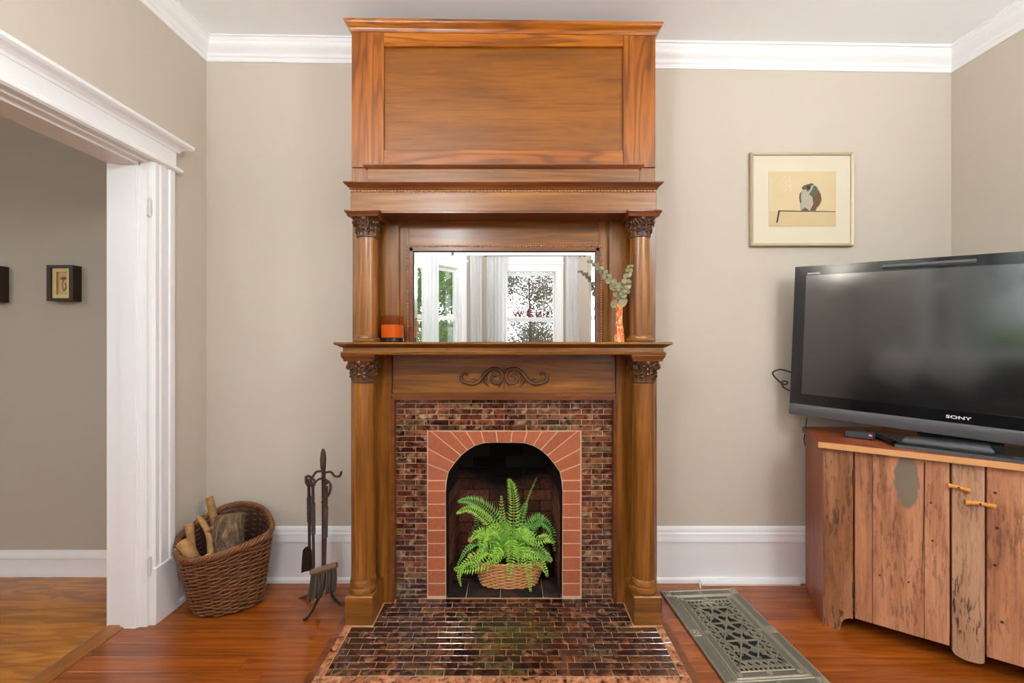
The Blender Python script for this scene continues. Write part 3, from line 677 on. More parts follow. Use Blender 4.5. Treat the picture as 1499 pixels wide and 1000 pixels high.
vc = [bm.verts.new((p[0], YN, p[2])) for p in o4]; bm.faces.new(vc[::-1])
for i in range(4): bm.faces.new((va[i], vc[i], vc[(i + 1) % 4], va[(i + 1) % 4]))
meta(obj('mirror_glass', bm, 'mirror', man), 'bevelled mirror glass')

# columns: shaft with base, capital and abacus
def leaf(bm, base, outd, up, w, h, curl):              # acanthus leaf curling outwards
    side = outd.cross(up).normalized(); rows = []
    prof = [(0, 0, .75), (.25, .012, .95), (.5, .02, 1.0), (.72, .05, .85), (.9, .11, .62), (1.0, .19, .35), (.96, .25, .12)]
    for t, o, ww in prof:
        c = base + up * (h * t) + outd * (o * curl * 6 * h)
        rows.append([c + side * (w * ww * q) - outd * (abs(q) ** 1.5 * .25 * w) + outd * (.10 * w if q == 0 else 0) for q in (-.5, -.25, 0, .25, .5)])
    loft(bm, rows, close=False)
    for s in (-.34, .34):                             # deep-cut side lobes
        for t in (.3, .6):
            c = base + up * (h * t) + side * (w * s) + outd * (.03 * h)
            tube(bm, [c, c + side * (s * .7 * w) + outd * .004 + up * (h * .1), c + side * (s * w) + outd * .001 + up * (h * .22)], [.004, .0045, .0012], 5)
def capital(cx, cy, z0, z1, r, hw):
    bm = BM(); h = z1 - z0
    lathe(bm, [(r, z0 - .004), (r * 1.1, z0 - .001), (r * 1.1, z0 + .004), (r * .98, z0 + .008), (r * .98, z0 + h * .3), (r * 1.05, z0 + h * .6), (r * 1.28, z0 + h * .88), (r * 1.42, z1)], cx, cy, 20)
    Z = Vector((0, 0, 1))
    for ring, (n, hh, off, ww, cu) in enumerate(((8, .52, 0, .80, .10), (8, .80, .5, .75, .12))):
        for i in range(n):
            a = 2 * PI * (i + off) / n; d = Vector((math.cos(a), math.sin(a), 0))
            leaf(bm, Vector((cx, cy, z0 + .006)) + d * (r * (1.0 + .03 * ring)), d, Z, r * ww, h * hh, cu * 1.6)
    for sx in (-1, 1):                                # corner volutes and their stalks
        for sy in (-1, 1):
            d = Vector((sx, sy, 0)).normalized(); u = Vector((-d.y, d.x, 0)); c = Vector((cx, cy, 0)) + d * (r * 1.42) + Z * (z0 + h * .76)
            for f in (-1, 1):
                pts = [c + u * (.006 * f) + d * (q * math.cos(t)) + Z * (q * math.sin(t)) for t, q in [(PI * .5 + k * .55, h * .19 * (1 - k / 15)) for k in range(14)]]
                tube(bm, pts, [.0062 - .00025 * k for k in range(14)], 5)
                tube(bm, bez(Vector((cx, cy, z0 + h * .4)) + d * (r * 1.0) + u * (f * r * .55), Vector((cx, cy, z0 + h * .75)) + d * r + u * (f * r * .5), c + Z * h * .18 + u * f * .004, 6), .0045, 5)
    for i in range(4):                                # inner scrolls and rosette on each face
        a = PI / 2 * i; d = Vector((math.cos(a), math.sin(a), 0)); u = Vector((-d.y, d.x, 0)); c = Vector((cx, cy, z0 + h * .72)) + d * (r * 1.3)
        for f in (-1, 1):
            tube(bm, [c + u * (f * .016 + f * q * math.cos(t)) + Z * (q * math.sin(t)) for t, q in [(-PI / 2 + k * .6, .012 * (1 - k / 13)) for k in range(11)]], .003, 5)
        tube(bm, [c + Z * h * .2 - d * .01, c + Z * h * .2 + d * .004, c + Z * h * .2 + d * .008], [.012, .010, .003], 7)
    return bm
def abacus(cx, cy, z0, z1, hw):
    prof = [(hw * .86, z0), (hw * .90, z0 + (z1 - z0) * .35), (hw * .98, z0 + (z1 - z0) * .7), (hw, z0 + (z1 - z0) * .8), (hw, z1)]; rg = []
    for w, z in prof:
        pts = []
        for k, (sx, sy) in enumerate(((-1, -1), (1, -1), (1, 1), (-1, 1))):
            nx, ny = ((1, -1), (1, 1), (-1, 1), (-1, -1))[k]
            a, b = Vector((sx * w, sy * w)), Vector((nx * w, ny * w)); nrm = Vector((-(b - a).y, (b - a).x)).normalized()
            for t in (.0, .07, .25, .5, .75, .93):
                p = a.lerp(b, t) + nrm * (.10 * w * math.sin(PI * t)); pts.append((cx + p.x * (.97 if t in (0,) else 1), cy + p.y * (.97 if t in (0,) else 1), z))
        rg.append(pts)
    return loft(BM(), rg)
def column(cx, cy, zb, zs, zcap, zab, zt, r, hw, rb):
    bm = BM(); n = 12
    lathe(bm, [(r * (1.03 - .10 * (i / n) ** 1.6), zs + (zcap - zs) * i / n) for i in range(n + 1)], cx, cy, 40)
    c = obj('column', bm, 'oak_z', man, smooth=True)
    hb = zs - zb; bm = BM()
    lathe(bm, [(rb * .96, zb), (rb, zb + hb * .12), (rb, zb + hb * .36), (rb * .93, zb + hb * .5), (r * 1.16, zb + hb * .62), (r * 1.13, zb + hb * .8), (r * 1.10, zb + hb * .92), (r * 1.03, zb + hb * 1.02)], cx, cy, 36)
    obj('column_base', bm, 'oak_x', c, smooth=True)
    meta(obj('capital', capital(cx, cy, zcap, zab, r * .95, hw), 'oak_carve', c, smooth=True), 'carved leafy capital')
    obj('abacus', abacus(cx, cy, zab, zt, hw), 'oak_dark', c)
for s in (-1, 1):
    cx = XC + s * .683
    a, b = sorted((XC + s * .750, XC + s * .618))
    obj('column_plinth', bbox(a, b, 2.015, 2.185, 0, .138, .004), 'oak_x', man)
    column(cx, 2.081, .138, .205, 1.150, 1.252, 1.284, .0545, .083, .066)
    column(XC + s * .680, 2.130, 1.343, 1.375, 1.862, 1.952, 1.979, .0500, .088, .071)

# ================================================================== fireplace: tiles, face brick, firebox
YT = 2.222                                            # tile face
fp = thing('fireplace', 'arched brick firebox framed by glazed brown tiles', 'fireplace', (XC, YT, 0))
def FX(px): return (px - CX) / F * YT
def FZ(py): return H - (py - CY) / F * YT
bm = BM()                                             # grout bed: field with the arch cut out
ARCH = [(653, 872), (652.5, 735), (652.5, 720), (653.5, 706), (656.7, 691), (665.5, 678), (675, 667), (684.5, 659), (695.5, 652.5), (709, 648.5), (724, 648), (738, 648)]
ARCHF = ARCH + [(1476 - x, y) for x, y in ARCH[-2::-1]]
archw = [(FX(x), max(0.0, FZ(y))) for x, y in ARCHF]; archw[0] = (archw[0][0], 0.0); archw[-1] = (archw[-1][0], 0.0)
x0, x1, zt = FX(579), FX(896.5), FZ(584.5)
outer = [(x0, 0.0)] + [(x0, zt)] + [(x1, zt)] + [(x1, 0.0)]
poly = outer + archw[::-1]
yg = YT + .004
prism(bm, poly, yg, yg + .05)
obj('grout_bed', bm, 'grout', fp)
bm = BM(); prism(bm, [(FX(626), 0.0), (FX(626), FZ(631)), (FX(850), FZ(631)), (FX(850), 0.0)] + archw[::-1], YT - .0018, YT + .02); obj('brick_mortar', bm, 'grout', fp)
TC = {}
def slab(name, mat, w, h, dep, ch, axis='y'):
    k = (name, mat, round(w, 4), round(h, 4), axis)
    if k not in TC:
        b = BM()
        if axis == 'y':                               # face towards the room
            loft(b, [[(0, dep, 0), (w, dep, 0), (w, dep, h), (0, dep, h)], [(0, ch, 0), (w, ch, 0), (w, ch, h), (0, ch, h)], [(ch, 0, ch), (w - ch, 0, ch), (w - ch, 0, h - ch), (ch, 0, h - ch)]])
        else:                                         # face up
            loft(b, [[(0, 0, -dep), (w, 0, -dep), (w, h, -dep), (0, h, -dep)], [(0, 0, -ch), (w, 0, -ch), (w, h, -ch), (0, h, -ch)], [(ch, ch, 0), (w - ch, ch, 0), (w - ch, h - ch, 0), (ch, h - ch, 0)]])
        bmesh.ops.recalc_face_normals(b, faces=b.faces)
        me = bpy.data.meshes.new(name); b.to_mesh(me); b.free(); me.materials.append(M[mat]); TC[k] = me
    return TC[k]
rnd = random.Random(21)
def lay(par, me, loc, tilt=.006):
    o = bpy.data.objects.new(me.name.split('.')[0], me); COL.objects.link(o); o.parent = par
    o.location = Vector(loc) - W(par); o.rotation_euler = (rnd.uniform(-tilt, tilt), rnd.uniform(-tilt, tilt) * .15, rnd.uniform(-tilt, tilt)); return o
pitch = 8.0; g = 1.1 * YT / F
rows = int((878 - 582.6) / pitch)
for r in range(rows + 1):
    yb, yt_ = 582.6 + pitch * (r + 1) - .45, max(585, 582.6 + pitch * r + .45)
    if yb > 877: yb = 876.5
    z0, z1 = FZ(yb), FZ(yt_)
    if z1 - z0 < .008: continue
    z0 = max(z0, .001)
    if yb < 631.5:
        cuts = []
        off = 13.5 if r % 2 == 0 else 29.5
        e = 579.6
        xs = [e]; x = 579 + off
        while x < 895: xs.append(x); x += 32.35
        if 896 - xs[-1] < 6: xs.pop()
        xs.append(896.2); spans = [xs]
    else:
        l = [579.6, (592.5 if r % 2 == 0 else 608.5), 625.2]
        rr = [851.2, (866 if r % 2 else 882), 896.2]; spans = [l, rr]
    for xs in spans:
        for a, b in zip(xs, xs[1:]):
            w = FX(b - .45) - FX(a + .45); lay(fp, slab('tile', 'tile', w, z1 - z0, .01, .0012), (FX(a + .45), YT, z0), .022)
# face bricks: straight courses and the fan of the arch
YBk = YT - .004
def brick_poly(pts, gap=.72):
    c = Vector((sum(p[0] for p in pts) / len(pts), sum(p[1] for p in pts) / len(pts)))
    q = []; n = len(pts)
    area = sum(pts[i][0] * pts[(i + 1) % n][1] - pts[(i + 1) % n][0] * pts[i][1] for i in range(n))
    sgn = 1 if area > 0 else -1
    for i in range(n):                                # inset every side by the joint
        a, b, d = Vector(pts[i - 1]), Vector(pts[i]), Vector(pts[(i + 1) % n])
        e1, e2 = (b - a).normalized(), (d - b).normalized(); n1, n2 = Vector((-e1.y, e1.x)) * sgn, Vector((-e2.y, e2.x)) * sgn
        q.append(b + (n1 + n2) * (gap / max(.4, 1 + n1.dot(n2))))
    w = [(FX(x), FZ(y)) for x, y in q]; cc = Vector((FX(c.x), FZ(c.y)))
    b = BM(); ch = .0025
    ins = [(x + (cc.x - x) * .03, z + (cc.y - z) * .03) for x, z in w]
    loft(b, [[(x, YBk + .04, z) for x, z in w], [(x, YBk + ch, z) for x, z in w], [(x, YBk, z) for x, z in ins]])
    obj('brick', b, 'brick', fp)
OUT = [(626, 703), (626, 679), (626, 656.5), (630.7, 631), (659, 631), (682, 631), (704, 631), (726, 631)]
INN = [(653.8, 703.5), (656.7, 691), (665.5, 678), (675, 667), (684.5, 659), (695.5, 652.5), (709, 648.5), (728.5, 648)]
jo = [(o, i) for o, i in zip(OUT, INN)]
jr = [((1476 - o[0], o[1]), (1476 - i[0], i[1])) for o, i in jo[::-1]]
jall = jo + jr
for k, ((oa, ia), (ob, ib)) in enumerate(zip(jall, jall[1:])):
    pts = [oa, ob, ib, ia]
    if oa[1] != ob[1] and (oa[1] == 631 or ob[1] == 631): pts = [oa, (626, 631) if oa[0] < 700 else (850, 631), ob, ib, ia]
    brick_poly(pts)
sy = [703.5, 718.6, 738, 757.4, 776.2, 795.5, 815.4, 834.5, 853.8, 872.6]
for sd in (0, 1):
    for a, b in zip(sy, sy[1:]):
        xi = 653.4 if a > 710 else 653.8
        pts = [(626, a), (652.8, a), (652.6, b), (626, b)]
        if sd: pts = [(1476 - x, y) for x, y in pts][::-1]
        brick_poly(pts)
# firebox: liner following the arch, brick courses inside, tiled floor
YF, YK = YT + .03, 2.55
bm = BM(); fr0 = [(x, YF - .02, z) for x, z in archw]; bk = [(XC + (x - XC) * .915, YK, z * .985) for x, z in archw]
loft(bm, [fr0, bk], close=False)
out0 = [(x + (.012 if x > XC else -.012), YF - .02, z + .012) for x, z in archw]; 
bmesh.ops.solidify(bm, geom=list(bm.faces), thickness=.03)
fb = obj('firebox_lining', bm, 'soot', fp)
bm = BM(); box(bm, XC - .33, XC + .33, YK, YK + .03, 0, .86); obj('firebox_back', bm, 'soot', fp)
ch_ = .066
for r in range(12):                                   # back wall courses
    z = .004 + r * ch_; lens = [.0 - .10 if r % 2 else 0]
    x = XC - .292 - (.10 if r % 2 else 0)
    while x < XC + .288:
        a, b = max(x, XC - .288), min(x + .2, XC + .288)
        zz = z + ch_
        lim = .60 if max(abs(a - XC), abs(b - XC)) > .2 else .80
        if b - a > .03 and zz < lim + .06: lay(fp, slab('firebrick', 'firebrick', b - a - .006, ch_ - .006, .02, .002), (a + .003, YK - .006, z), .006)
        x += .2
for s in (-1, 1):                                     # side wall courses
    for r in range(8):
        z = .004 + r * ch_; off = .08 if r % 2 else .16; ys_ = [YF + .045, YF + .045 + off, YK - .004]
        for a, b in zip(ys_, ys_[1:]):
            if b - a < .02: continue
            xa = XC + s * (.3075 - .026 * (a - YF) / (YK - YF)); xb = XC + s * (.3075 - .026 * (b - YF) / (YK - YF))
            bm = BM(); loft(bm, [[(xa, a + .002, z), (xb, b - .002, z), (xb, b - .002, z + ch_ - .005), (xa, a + .002, z + ch_ - .005)], [(xa - s * .008, a + .004, z + .002), (xb - s * .008, b - .004, z + .002), (xb - s * .008, b - .004, z + ch_ - .007), (xa - s * .008, a + .004, z + ch_ - .007)]])
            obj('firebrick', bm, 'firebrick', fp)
bm = BM(); box(bm, XC - .31, XC + .31, YT + .012, YK, -.004, .001); obj('firebox_bed', bm, 'grout', fp)
for y0, y1, xs in ((YT + .012, 2.405, (-.30, -.20, -.02, .205, .30)), (2.41, 2.545, (-.30, -.1, .1, .30))):
    for a, b in zip(xs, xs[1:]): lay(fp, slab('floor_tile', 'firefloor', b - a - .004, y1 - y0 - .004, .006, .001, 'z'), (XC + a + .002, y0 + .002, .006), .0)

# ================================================================== tiled hearth
HX0_, HX1_, HY0, HY1 = -.790, .711, 1.655, YT + .0
he = thing('hearth', 'flush hearth of glazed dark brown tiles with peach border', 'hearth', (XC, 1.9, 0))
bm = BM(); box(bm, HX0_, HX1_, HY0, HY1 + .003, -.008, .0035); obj('hearth_bed', bm, 'grout_h', he)
bw = .034; hp = .0366; tl = .1135
y = HY1 - .002; r = 0
while y - hp > HY0 + bw * .8:
    xi0, xi1 = HX0_ + bw + .002, HX1_ - bw - .002
    if y > YS - .005: xi0, xi1 = XC - .558, XC + .558
    elif y > 2.01: xi0, xi1 = XC - .612, XC + .612
    offs = (0, .55, .25, .8, .4)[r % 5] * tl
    xs = [xi0]; x = HX0_ - .03 + offs
    while x < xi1 - .02:
        if x > xi0 + .02: xs.append(x)
        x += tl
    xs.append(xi1)
    for a, b in zip(xs, xs[1:]): lay(he, slab('tile', 'htile', b - a - .0022, hp - .0024, .008, .001, 'z'), (a + .0011, y - hp + .0012, .0058), .004)
    y -= hp; r += 1
yf = y
for x0_ in (HX0_, HX1_ - bw):                          # peach border
    yy = 2.008
    while yy > yf + .01:
        L = min(.112, yy - yf); lay(he, slab('border_tile', 'btile', bw - .002, L - .002, .008, .001, 'z'), (x0_ + .001, yy - L + .001, .0058), .003); yy -= L
x = HX0_
while x < HX1_ - .01:
    L = min(.112, HX1_ - x); lay(he, slab('border_tile', 'btile', L - .002, bw + .012, .008, .001, 'z'), (x + .001, yf - bw - .014, .0058), .003); x += L
bm = BM()
box(bm, HX0_ - .032, HX0_, yf - bw - .05, 2.19, -.01, .005); box(bm, HX1_, HX1_ + .032, yf - bw - .05, 2.19, -.01, .005); box(bm, HX0_ - .032, HX1_ + .032, yf - bw - .05, yf - bw - .015, -.01, .005)
obj('wood_edging', bm, 'oak_dark', he)

# ================================================================== log basket
BX, BY = -1.468, 2.185
def bsurf(th, v, off=0.0):                            # willow basket surface: oval, wider at the top, high back and low front
    rx = .160 + (.212 - .160) * v ** .8; ry = .118 + (.185 - .118) * v ** .8
    if math.sin(th) < 0: ry *= 1.0
    sq = 1 + .06 * math.cos(4 * th)
    zr = .374 + .060 * math.sin(th) - .010 * math.cos(2 * th) - .030 * math.cos(th) * max(0, math.sin(th)) + .026 * math.cos(th) * max(0, -math.sin(th)) + .008 * math.cos(th)
    return Vector((BX + .006 * v + (rx * sq + off) * math.cos(th), BY + .01 - .02 * v + (ry + off) * math.sin(th), .008 + (zr - .008) * v))
lb = thing('log_basket', 'brown woven willow basket holding logs beside the opening', 'basket', (BX, BY, 0))
bm = BM(); KS = 26; NR = 30
for r in range(NR):
    pts = []
    n = KS * 4
    for i in range(n + 1):
        th = 2 * PI * i / n; pts.append(bsurf(th, (r + .5) / NR * .96, .0062 * math.sin(th * KS / 2 + PI * r) ) + Vector((0, 0, .0016 * math.sin(th * 5 + r * 2.1))))
    tube(bm, pts, .0050, 5, cap=False)
meta(obj('woven_wall', bm, 'wicker', lb, smooth='all'), kind='stuff')
bm = BM()
for k in range(KS): tube(bm, [bsurf(2 * PI * (k + .5) / KS, v, 0) for v in (0, .2, .4, .6, .8, .98)], .0035, 5)
obj('stakes', bm, 'wicker', lb)
bm = BM()
for s in range(5):
    tube(bm, [bsurf(2 * PI * i / 120, 1.0, .009 * math.cos(2 * PI * i / 120 * 14 + s * 1.257)) + Vector((0, 0, .012 * math.sin(2 * PI * i / 120 * 14 + s * 1.257))) for i in range(121)], .0062, 5, cap=False)
obj('rim', bm, 'wicker', lb, smooth='all')
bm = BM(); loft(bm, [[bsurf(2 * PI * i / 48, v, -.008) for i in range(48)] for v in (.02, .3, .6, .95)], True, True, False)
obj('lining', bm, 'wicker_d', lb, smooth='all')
LOG = 'firewood in the willow basket'
def log(label, pts, rad, mat='branch', n=10, rough=.0, stub=None, seed=1):
    rnd = random.Random(seed); o = thing('log', label, 'log', pts[0], group=None)
    bm = BM(); tube(bm, crom(pts, 4), rad, n) if not isinstance(rad, list) else tube(bm, crom(pts, 4), [rad[0] + (rad[1] - rad[0]) * i / (4 * (len(pts) - 1)) for i in range(4 * (len(pts) - 1) + 1)], n)
    if rough:
        for v in bm.verts: v.co += Vector((rnd.uniform(-1, 1), rnd.uniform(-1, 1), rnd.uniform(-1, 1))) * rough
    if stub: tube(bm, *stub)
    obj('bark', bm, mat, o, smooth=True)
    d = (Vector(pts[-1]) - Vector(pts[-2])).normalized(); bm = BM(); r_ = (rad[1] if isinstance(rad, list) else rad) * .92
    tube(bm, [Vector(pts[-1]) - d * .003, Vector(pts[-1]) + d * .003], r_, n); obj('cut_end', bm, 'cutwood' if mat == 'branch' else 'bark', o)
    return o
log('thin peeled branch standing tall above the willow basket rim', [P(322, 800, 2.27) - Vector((0, 0, .12)), P(316, 775, 2.28), P(312, 755, 2.29), P(306, 728, 2.30)], [.022, .018], seed=2)
log('thick bark covered log leaning in the willow basket', [P(331, 825, 2.17) - Vector((.02, 0, .10)), P(332, 810, 2.17), P(335, 780, 2.17), P(337, 754, 2.19)], [.070, .066], 'bark', 18, .004, seed=4)
log('knotty forked branch next to the thick log', [P(311, 830, 2.10) - Vector((0, 0, .1)), P(309, 808, 2.11), P(305, 780, 2.14), P(291, 757, 2.17)], [.017, .013], stub=([P(304, 778, 2.14), P(312, 772, 2.13)], [.012, .010], 8), seed=5)
log('short branch with a flared split end in the willow basket', [P(285, 815, 2.12) - Vector((0, 0, .06)), P(281, 795, 2.13), P(279, 783, 2.14), P(277, 768, 2.15)], [.013, .021], seed=6)
log('stubby smooth log lying low against the basket side', [P(285, 822, 2.09), P(279, 812, 2.09), P(273, 803, 2.10), P(268, 795, 2.11)], [.030, .032], seed=7)
log('pale split stick end just above the basket front rim', [P(304, 830, 2.05), P(304, 824, 2.05), P(304, 818, 2.06), P(304, 813, 2.06)], [.014, .013], seed=8)

# ================================================================== fire tools
TX, TY = -.952, 2.17
st = thing('fire_tool_stand', 'wrought iron tool stand with three curved feet beside the mantel', 'tool stand', (TX, TY, 0))
def q(px, py, d=TY): return P(px, py, d)
bm = BM(); tube(bm, [q(474, 850), q(474, 800), q(474, 740), q(473.5, 690)], .011, 6); obj('post', bm, 'iron', st)
bm = BM(); tube(bm, [q(473.5, 692), q(473, 684), q(473, 672), q(473, 662), q(473, 657)], [.009, .014, .016, .012, .005], 8); obj('finial', bm, 'iron', st)
for a, b, c in (((474, 850), (463, 870), (445, 907)), ):
    bm = BM(); tube(bm, crom([q(474, 845), P(472, 862, 2.15), P(462, 884, 2.10), P(451, 902, 2.065), P(444, 907, 2.055)], 4), .012, 6, flat=.6); obj('leg', bm, 'iron', st)
bm = BM(); tube(bm, crom([q(474, 845), P(482, 858, 2.18), P(487, 874, 2.18), P(497, 884, 2.18), P(504, 886, 2.18)], 4), .012, 6, flat=.6); obj('leg', bm, 'iron', st)
bm = BM(); tube(bm, crom([q(474, 845), P(464, 858, 2.2), P(455, 870, 2.22), P(446, 874, 2.235), P(439, 876, 2.24)], 4), .012, 6, flat=.6); obj('leg', bm, 'iron', st)
bm = BM(); tube(bm, crom([q(473, 693), q(484, 691), q(490, 697), q(497, 697), q(500, 690)], 4), [.006] * 16 + [.005], 6); obj('hook', bm, 'iron', st)
bm = BM(); tube(bm, crom([q(473, 690), q(463, 691), q(457, 699), q(450, 703), q(447, 697)], 4), .006, 6); obj('hook', bm, 'iron', st)
bm = BM(); tube(bm, crom([q(473, 700, 2.16), q(466, 702, 2.12), q(460, 708, 2.10), q(457, 712, 2.09), q(456, 706, 2.085)], 4), .006, 6); obj('hook', bm, 'iron', st)
bm = BM(); tube(bm, crom([q(474, 700, 2.16), P(477, 703, 2.13), P(478, 707, 2.10), P(478, 708, 2.085), P(478, 703, 2.08)], 4), .006, 6); obj('hook', bm, 'iron', st)
def twist(bm, a, b, r, turns, n=40):
    a, b = Vector(a), Vector(b); d = (b - a).normalized(); u = d.orthogonal().normalized(); w = d.cross(u); rings = []
    for i in range(n + 1):
        t = i / n; an = t * turns * 2 * PI; rings.append([a.lerp(b, t) + (u * math.cos(an + k * PI / 2) + w * math.sin(an + k * PI / 2)) * r for k in range(4)])
    loft(bm, rings)
def tool(name, label, top, bot, d, loop):
    o = thing(name, label, 'fire tool', P(bot[0], bot[1], d)); bm = BM()
    t, b = P(*top, d), P(*bot, d); m1 = t.lerp(b, .25); m2 = t.lerp(b, .62)
    tube(bm, [t, m1], .0082, 6); tube(bm, [m2, b], .0076, 6); twist(bm, m1, m2, .0112, 3.5); obj('shaft', bm, 'iron', o)
    bm = BM(); tube(bm, crom([P(x, y, d) for x, y in loop], 4), .0068, 6); obj('handle', bm, 'iron', o)
    return o
br = tool('hearth_broom', 'hearth broom with twisted iron handle hanging on the stand', (478, 712), (475, 834), 2.08, [(472, 736), (474, 731), (481, 724), (484, 711), (479, 704), (475, 708), (475, 716)])
bm = BM(); tube(bm, crom([P(455, 838, 2.07), P(465, 836, 2.07), P(480, 831, 2.07), P(493, 827, 2.07)], 3), [.013] + [.016] * 8 + [.014], 8); obj('broom_head', bm, 'broomwood', br)
bm = BM(); rnd = random.Random(4)
for i in range(150):
    t = rnd.random(); a = P(456 + 36 * t, 838 - 10 * t, 2.07 + rnd.uniform(-.012, .012)); b = P(450 + 40 * t + rnd.uniform(-2, 2), 880 - 16 * t + rnd.uniform(-6, 3), 2.07 + rnd.uniform(-.03, .03))
    tube(bm, [a, a.lerp(b, .5) + Vector((.003, 0, 0)), b], [.003, .0028, .0015], 4)
meta(obj('bristles', bm, 'bristle', br), kind='stuff')
sh = tool('fire_shovel', 'iron fire shovel with narrow blade hanging on the stand', (452, 702), (453, 802), 2.13, [(452, 712), (448, 706), (449, 698), (454, 698), (455, 704), (452, 710)])
bm = BM(); rows = []
for t, w in ((0, .012), (.1, .022), (.4, .026), (1, .030)):
    c = P(452.5, 799 + 37 * t, 2.13); rows.append([c + Vector((w * k, -.02 * (abs(k) ** 2) + .0, 0)) for k in (-1, -.5, 0, .5, 1)])
loft(bm, rows, close=False); bmesh.ops.solidify(bm, geom=list(bm.faces), thickness=.003); obj('blade', bm, 'iron', sh)
pk = tool('fire_tongs', 'iron fire tool with a long flat tip hanging behind the shovel', (458, 706), (459, 830), 2.11, [(458, 714), (455, 708), (456, 702), (460, 703), (460, 709), (458, 713)])
bm = BM(); tube(bm, [P(459, 826, 2.11), P(459, 845, 2.115), P(457.5, 866, 2.12)], [.006, .014, .011], 6, flat=.4); obj('tip', bm, 'iron', pk)

# ================================================================== fern in its wicker basket
FBX, FBY = P(745, 0, 2.385).x, 2.385
wb = thing('wicker_basket', 'honey coloured shallow wicker basket in the firebox', 'basket', (FBX, FBY, .006))
def fsurf(th, v, off=0.0):
    c, s = math.cos(th), math.sin(th); sgn = lambda a: (1 if a >= 0 else -1) * abs(a) ** .72
    return Vector((FBX + (.155 + .045 * v + off) * sgn(c), FBY + (.085 + .022 * v + off) * sgn(s), .010 + .135 * v))
bm = BM(); NR = 15; KS = 38
for r in range(NR): tube(bm, [fsurf(2 * PI * i / (KS * 4), (r + .5) / NR, .0035 * math.sin(i / 4 * PI + PI * r)) for i in range(KS * 4 + 1)], .0046, 5, cap=False)
meta(obj('woven_wall', bm, 'wicker_l', wb, smooth='all'), kind='stuff')
bm = BM()
for s in range(3): tube(bm, [fsurf(2 * PI * i / 150, 1.0, .006 * math.cos(2 * PI * i / 150 * 24 + s * 2.09)) + Vector((0, 0, .006 * math.sin(2 * PI * i / 150 * 24 + s * 2.09))) for i in range(151)], .005, 5, cap=False)
obj('rim', bm, 'wicker_l', wb, smooth='all')
bm = BM(); loft(bm, [[fsurf(2 * PI * i / 40, v, -.006) for i in range(40)] for v in (.0, .5, .96)], True, True, False); obj('lining', bm, 'wicker_d', wb)
for s in (-1, 1):                                     # side handles: two wooden dowels joined by ribbed straps
    hd = BM(); xs = FBX + s * .208; rows = []
    for i in range(9):
        z = .14 + .135 * i / 8; rows.append([(xs - s * .02 * math.sin(PI * i / 8) - s * .018, FBY + dy, z) for dy in (-.05, .05)])
    loft(hd, rows, close=False); bmesh.ops.solidify(hd, geom=list(hd.faces), thickness=.006)
    for i in range(9): tube(hd, [(xs - s * .022 - s * .02 * math.sin(PI * i / 8), FBY + dy, .14 + .135 * i / 8) for dy in (-.05, .05)], .006, 5)
    h = obj('handle', hd, 'wicker', wb)
    for z in (.185, .270):
        bm = BM(); tube(bm, [(xs, FBY - .075, z), (xs, FBY + .06, z)], .017, 12); dw = obj('dowel', bm, 'bark', h)
        bm = BM(); tube(bm, [(xs, FBY - .0762, z), (xs, FBY - .0752, z)], .0145, 12); obj('cut_end', bm, 'cutwood', h)
fern = thing('fern', 'bushy bright green fern growing in the wicker basket', 'fern', (FBX, FBY, .12))
def frond(pts, wid, mat='fern', seed=0, nrm=(0, -1, .35), dens=.0145):
    rnd = random.Random(seed); pts = crom(pts, 8); bm = BM(); L = len(pts)
    length = sum((b - a).length for a, b in zip(pts, pts[1:]))
    tube(bm, pts, [.0022 * (1 - .75 * i / L) for i in range(L)], 4)
    n = int(length / dens); N = Vector(nrm).normalized()
    for k in range(2, n):
        t = k / n; f = t * (L - 1); i = int(f); p = pts[i].lerp(pts[min(i + 1, L - 1)], f - i); d = (pts[min(i + 1, L - 1)] - pts[max(i - 1, 0)]).normalized()
        nn = N - d * N.dot(d); nn.normalize(); side = d.cross(nn)
        pl = 1.3 * wid * min(1.0, .35 + t * 3.2) * (1 - t ** 2.2) ** .9 + .003
        for s in (-1, 1):
            l = pl * rnd.uniform(.85, 1.08); dr = (side * s * .96 + d * .30 + nn * rnd.uniform(-.15, .22)).normalized(); hw = dens * .40
            droop = -nn * l * .18
            a = p - d * hw * .9; b = p + d * hw * .9; m1 = p + dr * l * .5 - d * hw * 1.0 + nn * l * .06; m2 = p + dr * l * .5 + d * hw * 1.0 + nn * l * .06; e = p + dr * l + d * l * .10 + droop
            mid = p + dr * l * .5 + nn * (l * .06 - hw * .5)
            v = [bm.verts.new(x) for x in (p, m1, e, m2, mid)]
            bm.faces.new((v[0], v[1], v[4])); bm.faces.new((v[1], v[2], v[4])); bm.faces.new((v[2], v[3], v[4])); bm.faces.new((v[3], v[0], v[4]))
    return obj('frond', bm, mat, fern)
def fpx(*a): return [P(x, y, d) for x, y, d in a]
